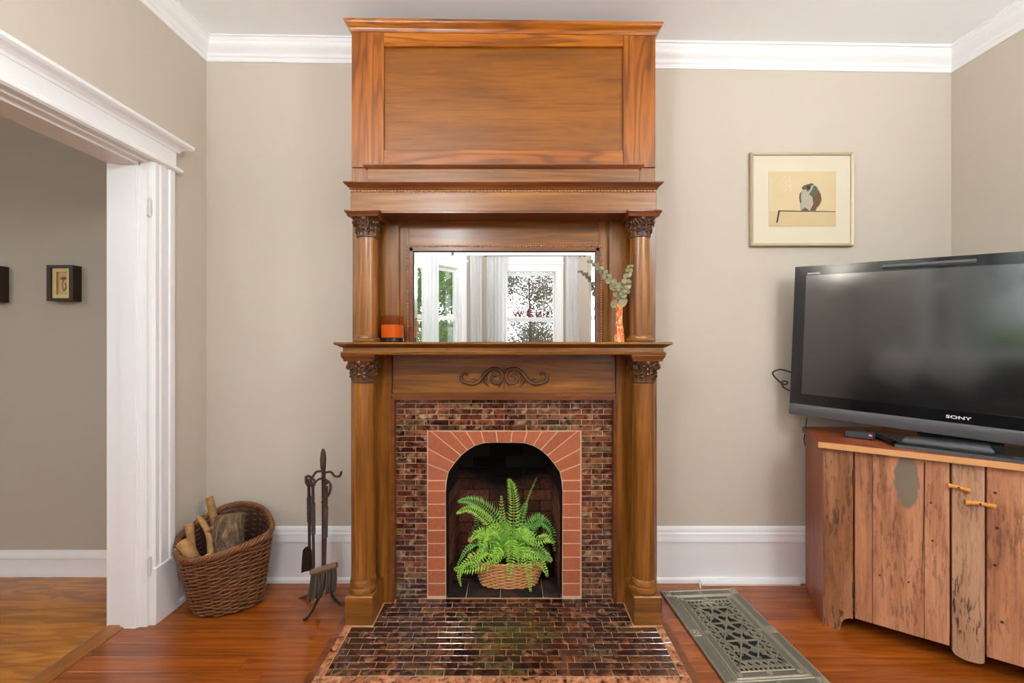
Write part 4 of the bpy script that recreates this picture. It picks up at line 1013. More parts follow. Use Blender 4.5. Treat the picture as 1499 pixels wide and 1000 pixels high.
FR = [
 (fpx((750, 815, 2.38), (752, 770, 2.37), (752, 735, 2.35), (749, 712, 2.32), (744, 701, 2.30)), .034, 'fern', (0, -1, .1)),
 (fpx((755, 810, 2.39), (764, 765, 2.40), (773, 730, 2.40), (782, 708, 2.39), (786, 699, 2.38)), .013, 'fern', (.8, -.6, 0)),
 (fpx((742, 812, 2.39), (728, 765, 2.37), (708, 742, 2.34), (688, 733, 2.31), (670, 734, 2.29)), .040, 'fern_d', (-.1, -.8, .6)),
 (fpx((742, 812, 2.38), (725, 775, 2.34), (706, 755, 2.31), (686, 745, 2.29), (668, 752, 2.28)), .030, 'fern', (-.1, -.9, .5)),
 (fpx((742, 812, 2.40), (738, 780, 2.42), (735, 755, 2.42), (734, 725, 2.42)), .026, 'fern', (0, -1, .2)),
 (fpx((735, 815, 2.42), (715, 795, 2.44), (701, 778, 2.44), (696, 757, 2.43)), .030, 'fern_d', (0, -1, .2)),
 (fpx((735, 815, 2.36), (715, 822, 2.30), (695, 829, 2.28), (678, 833, 2.27), (664, 833, 2.265)), .036, 'fern', (0, -.7, .7)),
 (fpx((728, 815, 2.36), (700, 812, 2.28), (680, 826, 2.26), (672, 842, 2.26), (675, 859, 2.26)), .018, 'fern', (-.3, -1, .2)),
 (fpx((728, 812, 2.38), (705, 795, 2.34), (688, 800, 2.30), (676, 815, 2.29), (669, 830, 2.29)), .016, 'fern_d', (-.5, -.8, .3)),
 (fpx((748, 812, 2.36), (748, 790, 2.29), (749, 805, 2.265), (747, 828, 2.262), (744, 848, 2.262)), .034, 'fern', (0, -1, .3)),
 (fpx((755, 815, 2.36), (766, 800, 2.29), (772, 820, 2.265), (775, 845, 2.26), (777, 867, 2.26)), .026, 'fern', (.1, -1, .3)),
 (fpx((758, 812, 2.37), (775, 812, 2.30), (788, 820, 2.28), (797, 832, 2.27), (802, 845, 2.27)), .024, 'fern', (.2, -.9, .5)),
 (fpx((756, 812, 2.39), (775, 775, 2.38), (792, 762, 2.36), (808, 778, 2.34), (812, 808, 2.33)), .034, 'fern_d', (.2, -.8, .6)),
 (fpx((756, 812, 2.40), (768, 780, 2.42), (780, 765, 2.43), (790, 757, 2.42), (796, 762, 2.41)), .038, 'fern_d', (.1, -.9, .5)),
 (fpx((756, 812, 2.37), (772, 790, 2.34), (790, 790, 2.31), (803, 788, 2.30), (812, 796, 2.30)), .034, 'fern', (.1, -.7, .8)),
 (fpx((740, 812, 2.36), (725, 790, 2.30), (710, 785, 2.28), (705, 800, 2.275), (704, 820, 2.275)), .032, 'fern', (-.2, -.9, .4)),
 (fpx((745, 812, 2.36), (735, 785, 2.31), (722, 775, 2.29), (712, 785, 2.28)), .034, 'fern', (-.1, -.9, .5)),
 (fpx((750, 812, 2.36), (760, 785, 2.31), (772, 785, 2.29), (782, 800, 2.28)), .034, 'fern', (.1, -.9, .5)),
 (fpx((752, 815, 2.35), (765, 806, 2.29), (780, 812, 2.27), (795, 815, 2.265)), .030, 'fern', (.1, -.8, .7)),
 (fpx((745, 815, 2.35), (733, 806, 2.29), (722, 815, 2.27), (712, 826, 2.265)), .030, 'fern', (-.1, -.8, .7)),
 (fpx((735, 815, 2.36), (715, 805, 2.29), (700, 815, 2.27), (690, 832, 2.262)), .034, 'fern', (-.2, -.9, .5)),
 (fpx((760, 815, 2.36), (782, 803, 2.29), (797, 812, 2.27), (808, 822, 2.262)), .034, 'fern_d', (.2, -.8, .6)),
 (fpx((752, 815, 2.36), (758, 800, 2.285), (762, 815, 2.265), (760, 833, 2.262)), .032, 'fern', (0, -1, .3)),
 (fpx((740, 815, 2.36), (733, 800, 2.285), (728, 812, 2.265), (724, 828, 2.262)), .032, 'fern', (0, -1, .3)),
 (fpx((740, 812, 2.38), (722, 788, 2.33), (702, 780, 2.30), (690, 790, 2.285)), .036, 'fern', (-.1, -.8, .7)),
 (fpx((750, 815, 2.42), (756, 780, 2.45), (766, 750, 2.46), (770, 735, 2.46)), .030, 'fern_d', (0, -1, .2)),
]
for i, (pts, w, mt, nm) in enumerate(FR): frond(pts, w, mt, i, nm)
rnd = random.Random(8)
for i in range(26):
    a = rnd.uniform(0, 2 * PI); l = rnd.uniform(.12, .20); b = Vector((FBX, FBY, .13)); e = b + Vector((math.cos(a) * l, math.sin(a) * min(l, .11) * .9, rnd.uniform(.02, .16)))
    frond([b, b.lerp(e, .35) + Vector((0, 0, .07)), b.lerp(e, .75) + Vector((0, 0, .06)), e], rnd.uniform(.024, .034), rnd.choice(('fern', 'fern_d')), 40 + i, (0, -.7, .7))

# ================================================================== on the mantel shelf
ZS = 1.3435
jx, jy, jr, jh = P(574.5, 0, 2.125).x, 2.125, .0585, .130
jar = thing('candle_jar', 'amber glass candle jar with orange wax on the mantel shelf', 'candle', (jx, jy, ZS))
bm = BM(); lathe(bm, [(jr, ZS + .016), (jr, ZS + jh), (jr - .0035, ZS + jh), (jr - .0035, ZS + .016)], jx, jy, 40, False, False); obj('glass', bm, 'amber', jar, smooth=True)
bm = BM(); lathe(bm, [(jr - .004, ZS), (jr, ZS + .004), (jr, ZS + .020), (jr - .006, ZS + .022)], jx, jy, 40); obj('glass_base', bm, 'jarbase', jar, smooth=True)
bm = BM(); lathe(bm, [(jr - .0055, ZS + .022), (jr - .0055, ZS + .084), (jr - .010, ZS + .085)], jx, jy, 40); obj('wax', bm, 'wax', jar, smooth=True)
bm = BM(); tube(bm, [(jx, jy, ZS + .084), (jx, jy, ZS + .096)], .0012, 5); obj('wick', bm, 'blackrub', jar)
vx, vy = P(906.5, 0, 2.10).x, 2.10
va = meta(obj('vase', lathe(BM(), [(.0255, ZS), (.0262, ZS + .006), (.022, ZS + .045), (.0165, ZS + .095), (.0150, ZS + .125), (.0165, ZS + .16), (.0195, ZS + .187), (.0170, ZS + .187), (.013, ZS + .13)], vx, vy, 28, True, True), 'vase', smooth=True), 'slim waisted orange vase with pale streaks on the mantel shelf', 'vase')
eu = thing('eucalyptus_sprig', 'dried sage green eucalyptus sprigs standing in the orange vase', 'dried plant', (vx, vy, ZS + .1))
rnd = random.Random(31)
def vp(x, y, dd=0.0): return P(x, y, vy + dd)
def coin(bm, c, n, r):
    n = n.normalized(); u = n.orthogonal().normalized(); w = n.cross(u)
    ring = [bm.verts.new(c + (u * math.cos(2 * PI * k / 10) + w * math.sin(2 * PI * k / 10) * .86) * r + n * (.12 * r * math.cos(4 * PI * k / 10))) for k in range(10)]; m = bm.verts.new(c - n * r * .12)
    for k in range(10): bm.faces.new((m, ring[k], ring[(k + 1) % 10]))
SP = [([(906, 470), (904, 440), (898, 418), (886, 404), (876, 392), (864, 384)], 7, .0175), ([(907, 470), (909, 440), (914, 420), (918, 405), (923, 391)], 6, .0185),
      ([(907, 470), (905, 445), (906, 432), (902, 424)], 3, .0205), ([(907, 470), (908, 445), (910, 436), (917, 428)], 3, .019)]
for pts, n, r in SP:
    cv = crom([vp(x, y, -.006 * i) for i, (x, y) in enumerate(pts)], 6); bm = BM(); tube(bm, cv, .0016, 5); sp = obj('stem', bm, 'stem', eu)
    for k in range(n):
        t = .38 + .62 * k / (n - 1); p = cv[min(len(cv) - 1, int(t * (len(cv) - 1)))]; rr = r * (1.15 - .6 * (t - .38) / .62)
        for s in (-1, 1):
            d = Vector((s * rnd.uniform(.5, 1), rnd.uniform(-.7, .3), rnd.uniform(-.1, .6))).normalized(); bm = BM()
            coin(bm, p + d * rr * .9, Vector((rnd.uniform(-.6, .6), -1, rnd.uniform(-.4, .9))), rr); obj('leaf', bm, 'euc', sp, smooth='all')

# ================================================================== picture on the right
PY = 2.398
def PX(px): return (px - CX) / F * 2.385
def PZ(py): return H - (py - CY) / F * 2.385
pic = thing('framed_print', 'framed print of a hunched bird on a ledge above the television', 'picture', ((PX(1098) + PX(1249)) / 2, PY, PZ(361)))
x0, x1, z0, z1 = PX(1098), PX(1249), PZ(360.5), PZ(223.5); fw = .017
def frame4(x0, x1, z0, z1, fw, yf, yb):
    bm = BM()
    o = [(x0, z0), (x1, z0), (x1, z1), (x0, z1)]; i = [(x0 + fw, z0 + fw), (x1 - fw, z0 + fw), (x1 - fw, z1 - fw), (x0 + fw, z1 - fw)]
    rg = []
    for k in range(4):
        s = Vector((i[k][0] - o[k][0], 0, i[k][1] - o[k][1]))
        O = Vector((o[k][0], 0, o[k][1])); ring = []
        for t, y in ((0, yb), (0, yf + .004), (.2, yf), (.75, yf + .003), (1, yf + .008), (1, yb)): p = O + s * t; p.y = y; ring.append(p)
        rg.append(ring)
    vr = [[bm.verts.new(p) for p in r] for r in rg]
    for k in range(4):
        a, b = vr[k], vr[(k + 1) % 4]
        for j in range(6): bm.faces.new((a[j], a[(j + 1) % 6], b[(j + 1) % 6], b[j]))
    return bm
obj('frame', frame4(x0, x1, z0, z1, fw, PY - .024, PY), 'frame_gold', pic)
obj('mount', bbox(x0 + fw * .9, x1 - fw * .9, PY - .012, PY - .002, z0 + fw * .9, z1 - fw * .9), 'mat_cream', pic)
a0, a1, b0, b1 = PX(1125.5), PX(1223.5), PZ(331.5), PZ(251)
pr = obj('print', bbox(a0, a1, PY - .0135, PY - .011, b0, b1), 'paper', pic)
def flat(name, pts, mat, lay_):
    bm = BM(); prism(bm, [(PX(x), PZ(y)) for x, y in pts], PY - .0137 - .0003 * lay_, PY - .0133); return obj(name, bm, mat, pr)
# drawn marks, in pixels of the print: zoom factor 5.884
Z_ = lambda pts: [(1080 + x / 5.884, 210 + y / 5.884) for x, y in pts]
flat('printed_ledge', Z_([(272, 588), (842, 588), (842, 716), (272, 716)]), 'paper2', 1)
flat('printed_line', Z_([(350, 578), (842, 586), (842, 591), (362, 586), (352, 592)]), 'ink', 2)
flat('printed_tail', Z_([(349, 578), (362, 582), (342, 684), (330, 684)]), 'ink', 2)
flat('printed_bird_body', Z_([(540, 575), (530, 490), (532, 440), (552, 408), (590, 372), (612, 350), (650, 350), (690, 385), (716, 440), (722, 490), (705, 535), (680, 560), (672, 582), (560, 582)]), 'inkw', 2)
flat('printed_bird_wing', Z_([(640, 460), (690, 400), (714, 440), (720, 490), (703, 530), (678, 556), (670, 580), (620, 580), (650, 520)]), 'inkb', 3)
flat('printed_bird_back', Z_([(612, 440), (640, 395), (652, 362), (676, 372), (692, 410), (680, 445), (650, 465)]), 'inkg', 4)
flat('printed_bird_head', Z_([(548, 384), (566, 364), (600, 352), (634, 346), (652, 352), (630, 370), (622, 400), (600, 418), (585, 398), (560, 400)]), 'inkg', 4)
flat('printed_bird_eye', Z_([(594, 366), (612, 364), (622, 376), (616, 392), (600, 396), (592, 384)]), 'ink', 5)
flat('printed_bird_crown', Z_([(596, 354), (634, 344), (656, 350), (640, 358), (610, 362)]), 'inkb', 5)
flat('printed_bird_foot', Z_([(548, 574), (575, 552), (600, 566), (612, 582), (545, 582)]), 'inkg', 3)
flat('printed_bird_edge', Z_([(532, 495), (528, 470), (532, 435), (548, 412), (544, 440), (540, 470), (548, 500), (542, 520)]), 'inkg', 3)
for k, (x, y) in enumerate(((385, 290), (400, 330), (405, 365), (398, 400), (430, 290), (432, 325), (436, 360), (440, 395))):
    flat('printed_scratch', Z_([(x, y), (x + 8, y + 20), (x + 26, y - 8), (x + 24, y - 14), (x + 8, y + 12)]), 'mat_cream', 1)
# small shadow boxes in the neighbouring room
def shadowbox(px0, px1, py0, py1, lab, flower):
    d = 2.398; x0, x1 = (px0 - CX) / F * d, (px1 - CX) / F * d; z0, z1 = H - (py1 - CY) / F * d, H - (py0 - CY) / F * d
    o = thing('shadow_box', lab, 'picture', ((x0 + x1) / 2, HYB, z0), group='small shadow boxes'); fw = .022
    bm = BM()
    box(bm, x0, x0 + fw, d, HYB - .001, z0, z1); box(bm, x1 - fw, x1, d, HYB - .001, z0, z1); box(bm, x0 + fw, x1 - fw, d, HYB - .001, z0, z0 + fw * .7); box(bm, x0 + fw, x1 - fw, d, HYB - .001, z1 - fw * .7, z1)
    obj('frame', bm, 'espresso', o)
    ix0, ix1, iz0, iz1 = x0 + fw, x1 - fw, z0 + fw * .7, z1 - fw * .7; e = (ix1 - ix0) * .2
    bm = BM(); y = d + .010
    for a in ((ix0, ix0 + e, iz0, iz1), (ix1 - e, ix1, iz0, iz1), (ix0 + e, ix1 - e, iz0, iz0 + e), (ix0 + e, ix1 - e, iz1 - e, iz1)): box(bm, a[0], a[1], y, y + .004, a[2], a[3])
    obj('mount', bm, 'shadowmat', o); bk = obj('backing', bbox(ix0, ix1, y + .010, y + .014, iz0, iz1), 'shadowback', o)
    if flower:
        cx, cz = (ix0 + ix1) / 2, (iz0 + iz1) / 2; yy = y + .008
        bm = BM(); tube(bm, crom([(cx + .004, yy, cz - .045), (cx - .004, yy, cz - .01), (cx + .002, yy, cz + .018)], 4), .0014, 5); tube(bm, crom([(cx + .004, yy, cz - .042), (cx + .018, yy, cz - .02), (cx + .012, yy, cz + .002)], 4), .002, 5); obj('pressed_stem', bm, 'stem', o)
        bm = BM()
        for a in (-1.0, -.5, 0, .5, 1.0):
            tube(bm, [(cx + .002, yy, cz + .018), (cx + .002 + .013 * math.sin(a), yy - .001, cz + .018 + .014 * math.cos(a)), (cx + .002 + .026 * math.sin(a), yy, cz + .02 + .020 * math.cos(a))], [.001, .005, .001], 6, flat=.3, up=(0, 1, 0))
        obj('pressed_flower', bm, 'inkr', o)
shadowbox(68, 106.5, 388, 440.5, 'dark framed shadow box holding a pressed flower', True)
shadowbox(-46, -2, 389, 442, 'dark framed shadow box further along the taupe wall', True)

# ================================================================== rustic corner cabinet (front along local x, room towards -y)
ANG = -math.atan2(.574, .82)
cab = thing('corner_cabinet', 'rustic salmon brown barn board cabinet standing across the corner', 'cabinet', (1.477, 2.024, 0), ANG)
R2 = Matrix.Rotation(-ANG, 2)
def loc2(x, y): v = R2 @ Vector((x - 1.477, y - 2.024)); return (v.x, v.y)
ZT = .846; LF = .962
def cpart(n, bm, mat, par=None): return obj(n, bm, mat, par or cab, local=True)
bl = loc2(1.625, 2.36); bc = loc2(2.40, 2.36); br_ = loc2(2.43, 1.70)
foot = [(0.012, .012), (LF - .012, .012), (br_[0], br_[1]), bc, bl]
bm = BM(); loft(bm, [[(x, y, z) for x, y in ((.02, .03), (LF - .02, .03), br_, bc, bl)] for z in (.09, ZT)]); cpart('carcass', bm, 'barn_side')
def sideboard(a, b, t=.02):                           # plank standing on edge between two footprint points
    a, b = Vector(a), Vector(b); d = (b - a).normalized(); nrm = Vector((-d.y, d.x)) * t
    bm = BM(); loft(bm, [[(p.x, p.y, z) for p in (a, b, b + nrm, a + nrm)] for z in (.0, ZT)]); return bm
cpart('side_panel', sideboard(bl, (.0, .004)), 'barn_side'); cpart('side_panel', sideboard((LF, .004), br_), 'barn_side')
bm = BM()
prism(bm, [(0, 0), (.064, 0), (.068, .03), (.078, .055), (.098, .068), (.111, .07), (.111, ZT), (0, ZT)], 0, .022); cpart('stile', bm, 'barn_s')
bm = BM()
prism(bm, [(LF, 0), (LF, ZT), (LF - .111, ZT), (LF - .111, .07), (LF - .098, .068), (LF - .078, .055), (LF - .068, .03), (LF - .064, 0)], 0, .022); cpart('stile', bm, 'barn_s')
bm = BM()
prism(bm, [(.434, .06), (.442, .048), (.456, .040), (.474, .036), (.495, .036), (.512, .038), (.524, .044), (.527, .05), (.527, ZT), (.434, ZT)], -.001, .022)
ctr = cpart('centre_stile', bm, 'barn_c')
def door(x0, x1, cuts, mats):
    bm = BM(); box(bm, x0 + .004, x1 - .004, .016, .026, .08, ZT - .01); d = cpart('door', bm, 'barn_side'); d['label'] = 'plank cabinet door'
    xs = [x0 + .003] + cuts + [x1 - .003]
    for (a, b), mt in zip(zip(xs, xs[1:]), mats):
        bmx = bbox(a + .0008, b - .0008, .001, .018, .074, ZT - .004, .0015); cpart('door_plank', bmx, mt, d)
    return d
d1 = door(.114, .431, [.180, .350], ['barn', 'barn_p', 'barn']); d2 = door(.530, .848, [.66, .77], ['barn', 'barn', 'barn_c'])
bm = BM(); tube(bm, [(.352, .0005, ZT - .02), (.349, .0003, .6), (.344, .0003, .42), (.340, .0004, .26)], [.0022, .0013, .0011, .0005], 5); cpart('crack', bm, 'subfloor', d1)
for x, z in ((.37, .66), (.375, .5), (.30, .3), (.205, .3)): bm = BM(); tube(bm, [(x, -.0005, z), (x, .003, z)], .004, 7); cpart('nail_hole', bm, 'subfloor', d1)
for x, z in ((.556, .74), (.562, .60), (.575, .23), (.555, .45)): bm = BM(); tube(bm, [(x, -.0005, z), (x, .003, z)], .0055, 7); cpart('nail_hole', bm, 'subfloor', d2)
for z in (.72, .2):
    cpart('hinge', bbox(.1085, .1165, -.003, .004, z - .035, z + .035, .001), 'iron')
def latch(x0, x1, z, tilt):
    bm = BM(); n = 10; rows = []
    for i in range(n + 1):
        t = i / n; x = x0 + (x1 - x0) * t; hh = .0085 - .003 * math.sin(PI * t); yy = -.006 - .010 * abs(math.cos(PI * t)) ** 1.2
        zz = z + tilt * (t - .5)
        rows.append([(x, yy - .004, zz - hh), (x, yy - .006, zz), (x, yy - .004, zz + hh), (x, yy + .008, zz + hh), (x, yy + .008, zz - hh)])
    loft(bm, rows); l = cpart('turn_latch', bm, 'latch', ctr)
    bm = BM(); c = ((x0 + x1) / 2, z); tube(bm, [(c[0], -.002, c[1]), (c[0], -.014, c[1])], .004, 7); cpart('latch_screw', bm, 'iron', ctr)
latch(.418, .484, .744, -.012); latch(.470, .555, .690, .0)
# worn top with a pale front edge
ov = .022
top = [(-.018, -ov), (LF + .018, -ov), (br_[0] + .0, br_[1] - .03), (bc[0], bc[1]), (bl[0] - .015, bl[1])]
tp = BM(); loft(tp, [[(x, y, z) for x, y in top] for z in (ZT, ZT + .026)]); tpo = cpart('cabinet_top', tp, 'barn_top')
bm = BM(); a, b = Vector(top[0]), Vector(top[1]); loft(bm, [[(x, y, z) for x, y in ((-.019, -ov - .002), (LF + .019, -ov - .002), (LF + .019, -ov + .002), (-.019, -ov + .002))] for z in (ZT - .001, ZT + .0255)])
obj('top_edge', bm, 'barn_edge', tpo, local=True)
CT = ZT + .026

# ================================================================== television (local x along the screen, -y towards the room)
TVA = -PI / 4
tv = thing('television', 'large black flat screen television on a pedestal base', 'television', (1.94, 1.851, CT), TVA)
def tpart(n, bm, mat, par=None, smooth=False): return obj(n, bm, mat, par or tv, smooth, local=True)
TW, TH, z0 = 1.26, .780, .934 - CT
body = bpy.data.objects.new('panel_pivot', None)
RL = Matrix.Translation((0, 0, z0)) @ Matrix.Rotation(math.radians(2.4), 4, 'Y') @ Matrix.Rotation(math.radians(2.0), 4, 'X')
def rl(bm): bmesh.ops.transform(bm, matrix=RL, verts=bm.verts); return bm
hw = TW / 2
cs = tpart('casing', rl(bbox(-hw, hw, -.0, .055, 0, TH, .006, 2)), 'tvblack')
bm = BM(); box(bm, -hw + .12, hw - .12, .05, .10, .1, TH - .1); tpart('rear_housing', rl(bm), 'blackrub')
sx0, sx1, sz0, sz1 = -hw + .050, hw - .050, .112, TH - .048
bm = BM(); box(bm, -hw, sx0, -.005, .002, .056, TH); box(bm, sx1, hw, -.005, .002, .056, TH); box(bm, sx0, sx1, -.005, .002, sz1, TH); box(bm, sx0, sx1, -.005, .002, .056, sz0)
bz = tpart('bezel', rl(bm), 'tvblack')
tpart('screen', rl(bbox(sx0, sx1, -.003, .002, sz0, sz1)), 'tvscreen', None)
bm = BM(); loft(bm, [[(x, y, z) for y, z in ((.0, -.004), (-.012, .0), (-.017, .030), (-.014, .050), (-.004, .058), (.0, .058))] for x in (-hw, hw)]); tpart('speaker_bar', rl(bm), 'tvgrey', None, True)
bm = BM(); tube(bm, [(-.28, -.008, TH - .028), (.02, -.008, TH - .028)], .011, 8, flat=.5, up=(0, 1, 0)); tpart('sensor_strip', rl(bm), 'clear', None)
lg = text_mesh('logo', 'SONY', .0185, 'silver', .0006, tv, (0, 0, 0), (PI / 2, 0, 0)); lg.matrix_local = RL @ Matrix.Translation((-.005, -.0065, .076)) @ Matrix.Rotation(PI / 2, 4, 'X') @ Matrix.Diagonal((1.55, 1, 1, 1))
lg = text_mesh('logo', 'BRAVIA', .0125, 'silver', .0004, tv, (0, 0, 0), (PI / 2, 0, 0)); lg.matrix_local = RL @ Matrix.Translation((-hw + .082, -.0055, TH - .043)) @ Matrix.Rotation(PI / 2, 4, 'X') @ Matrix.Diagonal((1.3, 1, 1, 1))
bm = BM(); box(bm, -.13, .13, .0, .05, .012, z0 + .05); tpart('neck', bm, 'tvblack')
tb = [(-.2, -.12), (.2, -.12), (.34, .16), (-.34, .16)]
bm = BM(); loft(bm, [[(x, y, 0) for x, y in tb], [(x, y, .014) for x, y in tb], [(x * .93, y * .86, .022) for x, y in tb]]); bs = tpart('base', bm, 'tvblack')
bm = BM(); box(bm, -.201, .201, -.123, -.119, .001, .014); tpart('base_trim', bm, 'tvgrey', bs)
bm = BM(); loft(bm, [[(-.18, -.07, .022), (.10, -.07, .022), (.10, .0, .022), (-.18, .0, .022)], [(-.17, -.05, .036), (.09, -.05, .036), (.09, .0, .036), (-.17, .0, .036)]]); tpart('base_step', bm, 'tvgrey', bs)
# set-top box beside the base
sb = thing('set_top_box', 'small slate grey box with red light under the television', 'media box', (1.65, 2.113, CT), TVA)
obj('case', bbox(.0, .110, .0, .065, .004, .032, .002), 'boxgrey', sb, local=True)
obj('indicator', bbox(.092, .103, -.0015, .001, .020, .026), 'led', sb, local=True)
bm = BM()
for x in (.012, .098):
    for y in (.01, .055): tube(bm, [(x, y, 0), (x, y, .005)], .005, 7)
obj('feet', bm, 'blackrub', sb, local=True)
# cords
bm = BM()
tube(bm, crom([P(1158, 545, 2.33), P(1142, 541, 2.34), P(1131, 546, 2.35), P(1138, 556, 2.35), P(1148, 563, 2.34), P(1153, 560, 2.33), P(1146, 558, 2.34), P(1146, 566, 2.345), P(1156, 572, 2.33)], 5), .0042, 6)
meta(obj('antenna_cable', bm, 'blackrub', smooth='all'), 'looped black cable sticking out behind the television edge', 'cable')
bm = BM(); tube(bm, crom([P(1181, 612, 2.34), P(1179, 632, 2.35), P(1177, 646, 2.36), P(1183, 658, 2.36), P(1189, 670, 2.37), P(1194, 700, 2.38)], 5), .0028, 6)
meta(obj('power_cord', bm, 'blackrub', smooth='all'), 'thin black cord hanging between wall and cabinet', 'cable')
c = P(1187, 744, 2.397)
ou = thing('wall_outlet', 'white wall outlet plate partly hidden by the cabinet', 'outlet', (c.x + .02, 2.399, c.z))
obj('cover_plate', bbox(c.x - .012, c.x + .062, 2.391, 2.3995, c.z - .058, c.z + .058, .003), 'plate', ou)
for dz in (-.022, .022): obj('socket', bbox(c.x + .010, c.x + .040, 2.389, 2.3935, c.z + dz - .014, c.z + dz + .014, .003), 'plate', ou)
# white cable cover along the baseboard
o = thing('cable_cover', 'white cable cover strip at the foot of the baseboard', 'cable cover', P(1025, 852, 2.37))
x0, x1 = P(1025, 0, 2.36).x, P(1169, 0, 2.36).x
bm = BM(); loft(bm, [[(x, y, z) for y, z in ((2.3695, .001), (2.345, .001), (2.343, .012), (2.349, .026), (2.3695, .029))] for x in (x0, x1)]); obj('channel', bm, 'white', o)
bm = BM(); tube(bm, crom([(x0 + .01, 2.36, .012), (x0 - .004, 2.35, .016), (x0 - .012, 2.335, .010), (x0 - .014, 2.318, .004)], 4), .0036, 6); obj('cord', bm, 'plate', o)

# ================================================================== floor register
RW, RL_ = .412, .655
rg0 = Vector((.793, 2.276)); an = math.radians(3.9)
reg = thing('floor_register', 'ornate cast pewter floor register with pierced grille', 'floor register', (rg0.x, rg0.y, 0), an)
def rpart(n, bm, mat, par=None, sm=False): return obj(n, bm, mat, par or reg, sm, local=True)
# local x 0..RW, y 0..-RL_
def ringframe(x0, x1, y0, y1, w, z0, z1, bev=.003):
    bm = BM(); rgs = []
    for d, z in ((0, z0), (0, z1 - bev), (bev, z1), (w - bev, z1), (w, z1 - bev), (w, z0)):
        rgs.append([(x0 + d, y0 + d, z), (x1 - d, y0 + d, z), (x1 - d, y1 - d, z), (x0 + d, y1 - d, z)])
    vr = [[bm.verts.new(p) for p in r] for r in rgs]
    for a, b in zip(vr, vr[1:] + vr[:1]):
        for i in range(4): bm.faces.new((a[i], a[(i + 1) % 4], b[(i + 1) % 4], b[i]))
    return bm
rpart('duct_shade', box(BM(), .06, RW - .06, -RL_ + .06, -.06, .0008, .0022), 'duct_shade')  # thin dark sheet painted as the shade below the grille
fo = rpart('outer_frame', ringframe(0, RW, -RL_, 0, .062, 0, .011), 'pewter_d')
rpart('outer_rim', ringframe(0, RW, -RL_, 0, .010, .001, .0145, .004), 'pewter', fo); rpart('outer_rib', ringframe(.042, RW - .042, -RL_ + .042, -.042, .008, .005, .014, .003), 'pewter', fo)
rpart('outer_rib', ringframe(.052, RW - .052, -RL_ + .052, -.052, .012, .004, .0165, .004), 'pewter', fo)
for (x, y) in ((.026, -.026), (RW - .026, -.026), (.026, -RL_ + .026), (RW - .026, -RL_ + .026), (.026, -RL_ / 2), (RW - .026, -RL_ / 2)):
    bm = bbox(x - .018, x + .018, y - .022, y + .022, .008, .0145, .002)
    for k in range(6): bead(bm, (x + .009 * math.cos(k * PI / 3), y + .012 * math.sin(k * PI / 3), .0150), .005)
    rpart('boss', bm, 'pewter', fo)
for (x, y) in ((RW / 2, -.026), (RW / 2, -RL_ + .026)):
    bm = BM(); tube(bm, [(x, y, .009), (x, y, .014), (x, y, .017)], [.014, .011, .003], 4); rpart('boss', bm, 'pewter', fo)
fi = rpart('inner_frame', ringframe(.064, RW - .064, -RL_ + .064, -.064, .030, .004, .012, .002), 'pewter_d')
rpart('inner_rib', ringframe(.088, RW - .088, -RL_ + .088, -.088, .007, .006, .0145, .002), 'pewter', fi)
for (x, y) in ((.078, -.078), (RW - .078, -.078), (.078, -RL_ + .078), (RW - .078, -RL_ + .078), (.078, -RL_ / 2), (RW - .078, -RL_ / 2), (RW / 2, -.078), (RW / 2, -RL_ + .078)):
    bm = BM(); tube(bm, [(x, y, .010), (x, y, .0145), (x, y, .0165)], [.013, .011, .004], 8); rpart('rosette', bm, 'pewter', fi)
gx0, gx1, gy0, gy1 = .094, RW - .094, -RL_ + .094, -.094
bm = BM(); gz = .0105
def bar(a, b, w=.0032): 
    a, b = Vector((*a, gz)), Vector((*b, gz)); d = (b - a).normalized(); s = Vector((-d.y, d.x, 0)) * w; zz = Vector((0, 0, .0032))
    loft(bm, [[a - s - zz, a + s - zz, a + s * .5 + zz, a - s * .5 + zz], [b - s - zz, b + s - zz, b + s * .5 + zz, b - s * .5 + zz]])
def arc(c, r, a0, a1, w=.0026, n=9):
    pts = [(c[0] + r * math.cos(a0 + (a1 - a0) * i / n), c[1] + r * math.sin(a0 + (a1 - a0) * i / n)) for i in range(n + 1)]
    for p, q_ in zip(pts, pts[1:]): bar(p, q_, w)
# toothed rows at both short ends
for yy, s in ((gy1, -1), (gy0, 1)):
    bar((gx0, yy + s * .022), (gx1, yy + s * .022))
    n = 11
    for k in range(n + 1): bar((gx0 + (gx1 - gx0) * k / n, yy), (gx0 + (gx1 - gx0) * k / n, yy + s * .022), .0045)
ix0, ix1, iy0, iy1 = gx0, gx1, gy0 + .022, gy1 - .022
bwid = .034
nx, ny = 7, 12
for side in range(4):                                 # border of crossed cells
    n = nx if side < 2 else ny
    for k in range(n):
        if side < 2:
            ya, yb_ = (iy0, iy0 + bwid) if side == 0 else (iy1 - bwid, iy1); xa, xb = ix0 + (ix1 - ix0) * k / n, ix0 + (ix1 - ix0) * (k + 1) / n
        else:
            xa, xb = (ix0, ix0 + bwid) if side == 2 else (ix1 - bwid, ix1); ya, yb_ = iy0 + (iy1 - iy0) * k / n, iy0 + (iy1 - iy0) * (k + 1) / n
        bar((xa, ya), (xb, yb_)); bar((xa, yb_), (xb, ya)); c = ((xa + xb) / 2, (ya + yb_) / 2)
        tube(bm, [(c[0], c[1], gz - .003), (c[0], c[1], gz + .0035)], .0062, 6)
jx0, jx1, jy0, jy1 = ix0 + bwid, ix1 - bwid, iy0 + bwid, iy1 - bwid
for a, b in (((jx0, jy0), (jx1, jy0)), ((jx0, jy1), (jx1, jy1)), ((jx0, jy0), (jx0, jy1)), ((jx1, jy0), (jx1, jy1))): bar(a, b, .0038)
mx, my = (jx0 + jx1) / 2, (jy0 + jy1) / 2; h3 = (jy1 - jy0) / 3
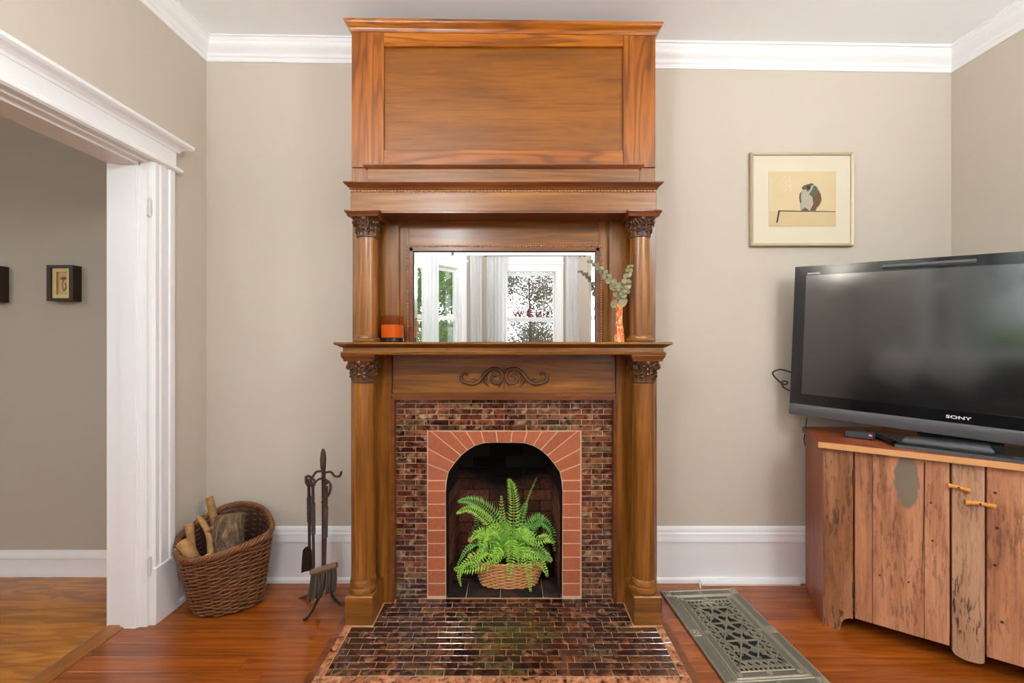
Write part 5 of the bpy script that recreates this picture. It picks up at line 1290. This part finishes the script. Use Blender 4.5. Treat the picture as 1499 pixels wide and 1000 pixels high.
for k in range(3):                                    # three starred panels
    y0_, y1_ = jy0 + h3 * k, jy0 + h3 * (k + 1); ym_ = (y0_ + y1_) / 2
    bar((jx0, y0_), (jx1, y0_), .003)
    bar((jx0, y0_), (mx, y1_), .0034); bar((jx1, y0_), (mx, y1_), .0034); bar((jx0, y1_), (mx, y0_), .0034); bar((jx1, y1_), (mx, y0_), .0034)
    for sx in (-1, 1):
        arc((mx + sx * .022, ym_), .013, 0, 2 * PI, .0022, 9); arc((mx + sx * .052, ym_ + .016), .011, 0, 2 * PI, .0022, 8); arc((mx + sx * .052, ym_ - .016), .011, 0, 2 * PI, .0022, 8)
        arc((mx + sx * .012, y0_ + .012), .009, 0, 2 * PI, .002, 7); arc((mx + sx * .012, y1_ - .012), .009, 0, 2 * PI, .002, 7)
    bar((jx0, ym_), (jx1, ym_), .0026)
rpart('grille', bm, 'pewter')
rpart('damper_tab', bbox(RW / 2 - .03, RW / 2 + .03, -.118, -.106, .008, .0155, .002), 'pewter', fi)

# ================================================================== sofa by the bay, mirrored in the television
so = thing('sofa', 'dark leather sofa with its back to the bush window', 'sofa', (-.80, -1.0, 0), 0)
so.rotation_euler = (0, 0, math.radians(-45))          # local +y faces the room
def spart(n, b, m): return obj(n, b, m, so, True, local=True)
spart('seat_base', bbox(-.78, .78, -.30, .45, .12, .42, .03, 2), 'leather'); spart('backrest', bbox(-.78, .78, -.40, -.16, .12, .86, .05, 2), 'leather')
spart('armrest', bbox(-.86, -.68, -.38, .46, .12, .62, .05, 2), 'leather'); spart('armrest', bbox(.68, .86, -.38, .46, .12, .62, .05, 2), 'leather')
for x in (-.34, .34): spart('seat_cushion', bbox(x - .33, x + .33, -.15, .44, .40, .52, .04, 2), 'leather')
for x in (-.7, .7):
    for y in (-.3, .38): bm = BM(); tube(bm, [(x, y, 0), (x, y, .14)], [.02, .028], 8); spart('foot', bm, 'espresso')
for dx, lab in ((-.50, 'white throw cushion at one end of the dark sofa'), (-.02, 'white throw cushion in the middle of the dark sofa')):
    bm = BM(); rgs = []
    for i in range(9):
        t = -1 + i / 4; sc_ = math.sqrt(max(.02, 1 - t * t)); rgs.append([(.21 * (.55 + .45 * sc_) * math.copysign(abs(math.cos(a)) ** .45, math.cos(a)), .075 * t, .21 * (.55 + .45 * sc_) * math.copysign(abs(math.sin(a)) ** .45, math.sin(a))) for a in [2 * PI * k / 24 for k in range(24)]])
    loft(bm, rgs); c = meta(obj('throw_cushion', bm, 'cushion', smooth='all'), lab, 'cushion')
    mt = Matrix.Translation(so.location) @ Matrix.Rotation(math.radians(-45), 4, 'Z') @ Matrix.Translation((dx, -.02, .76)) @ Matrix.Rotation(math.radians(-12), 4, 'X') @ Matrix.Rotation(.5, 4, 'Y')
    c.matrix_world = mt
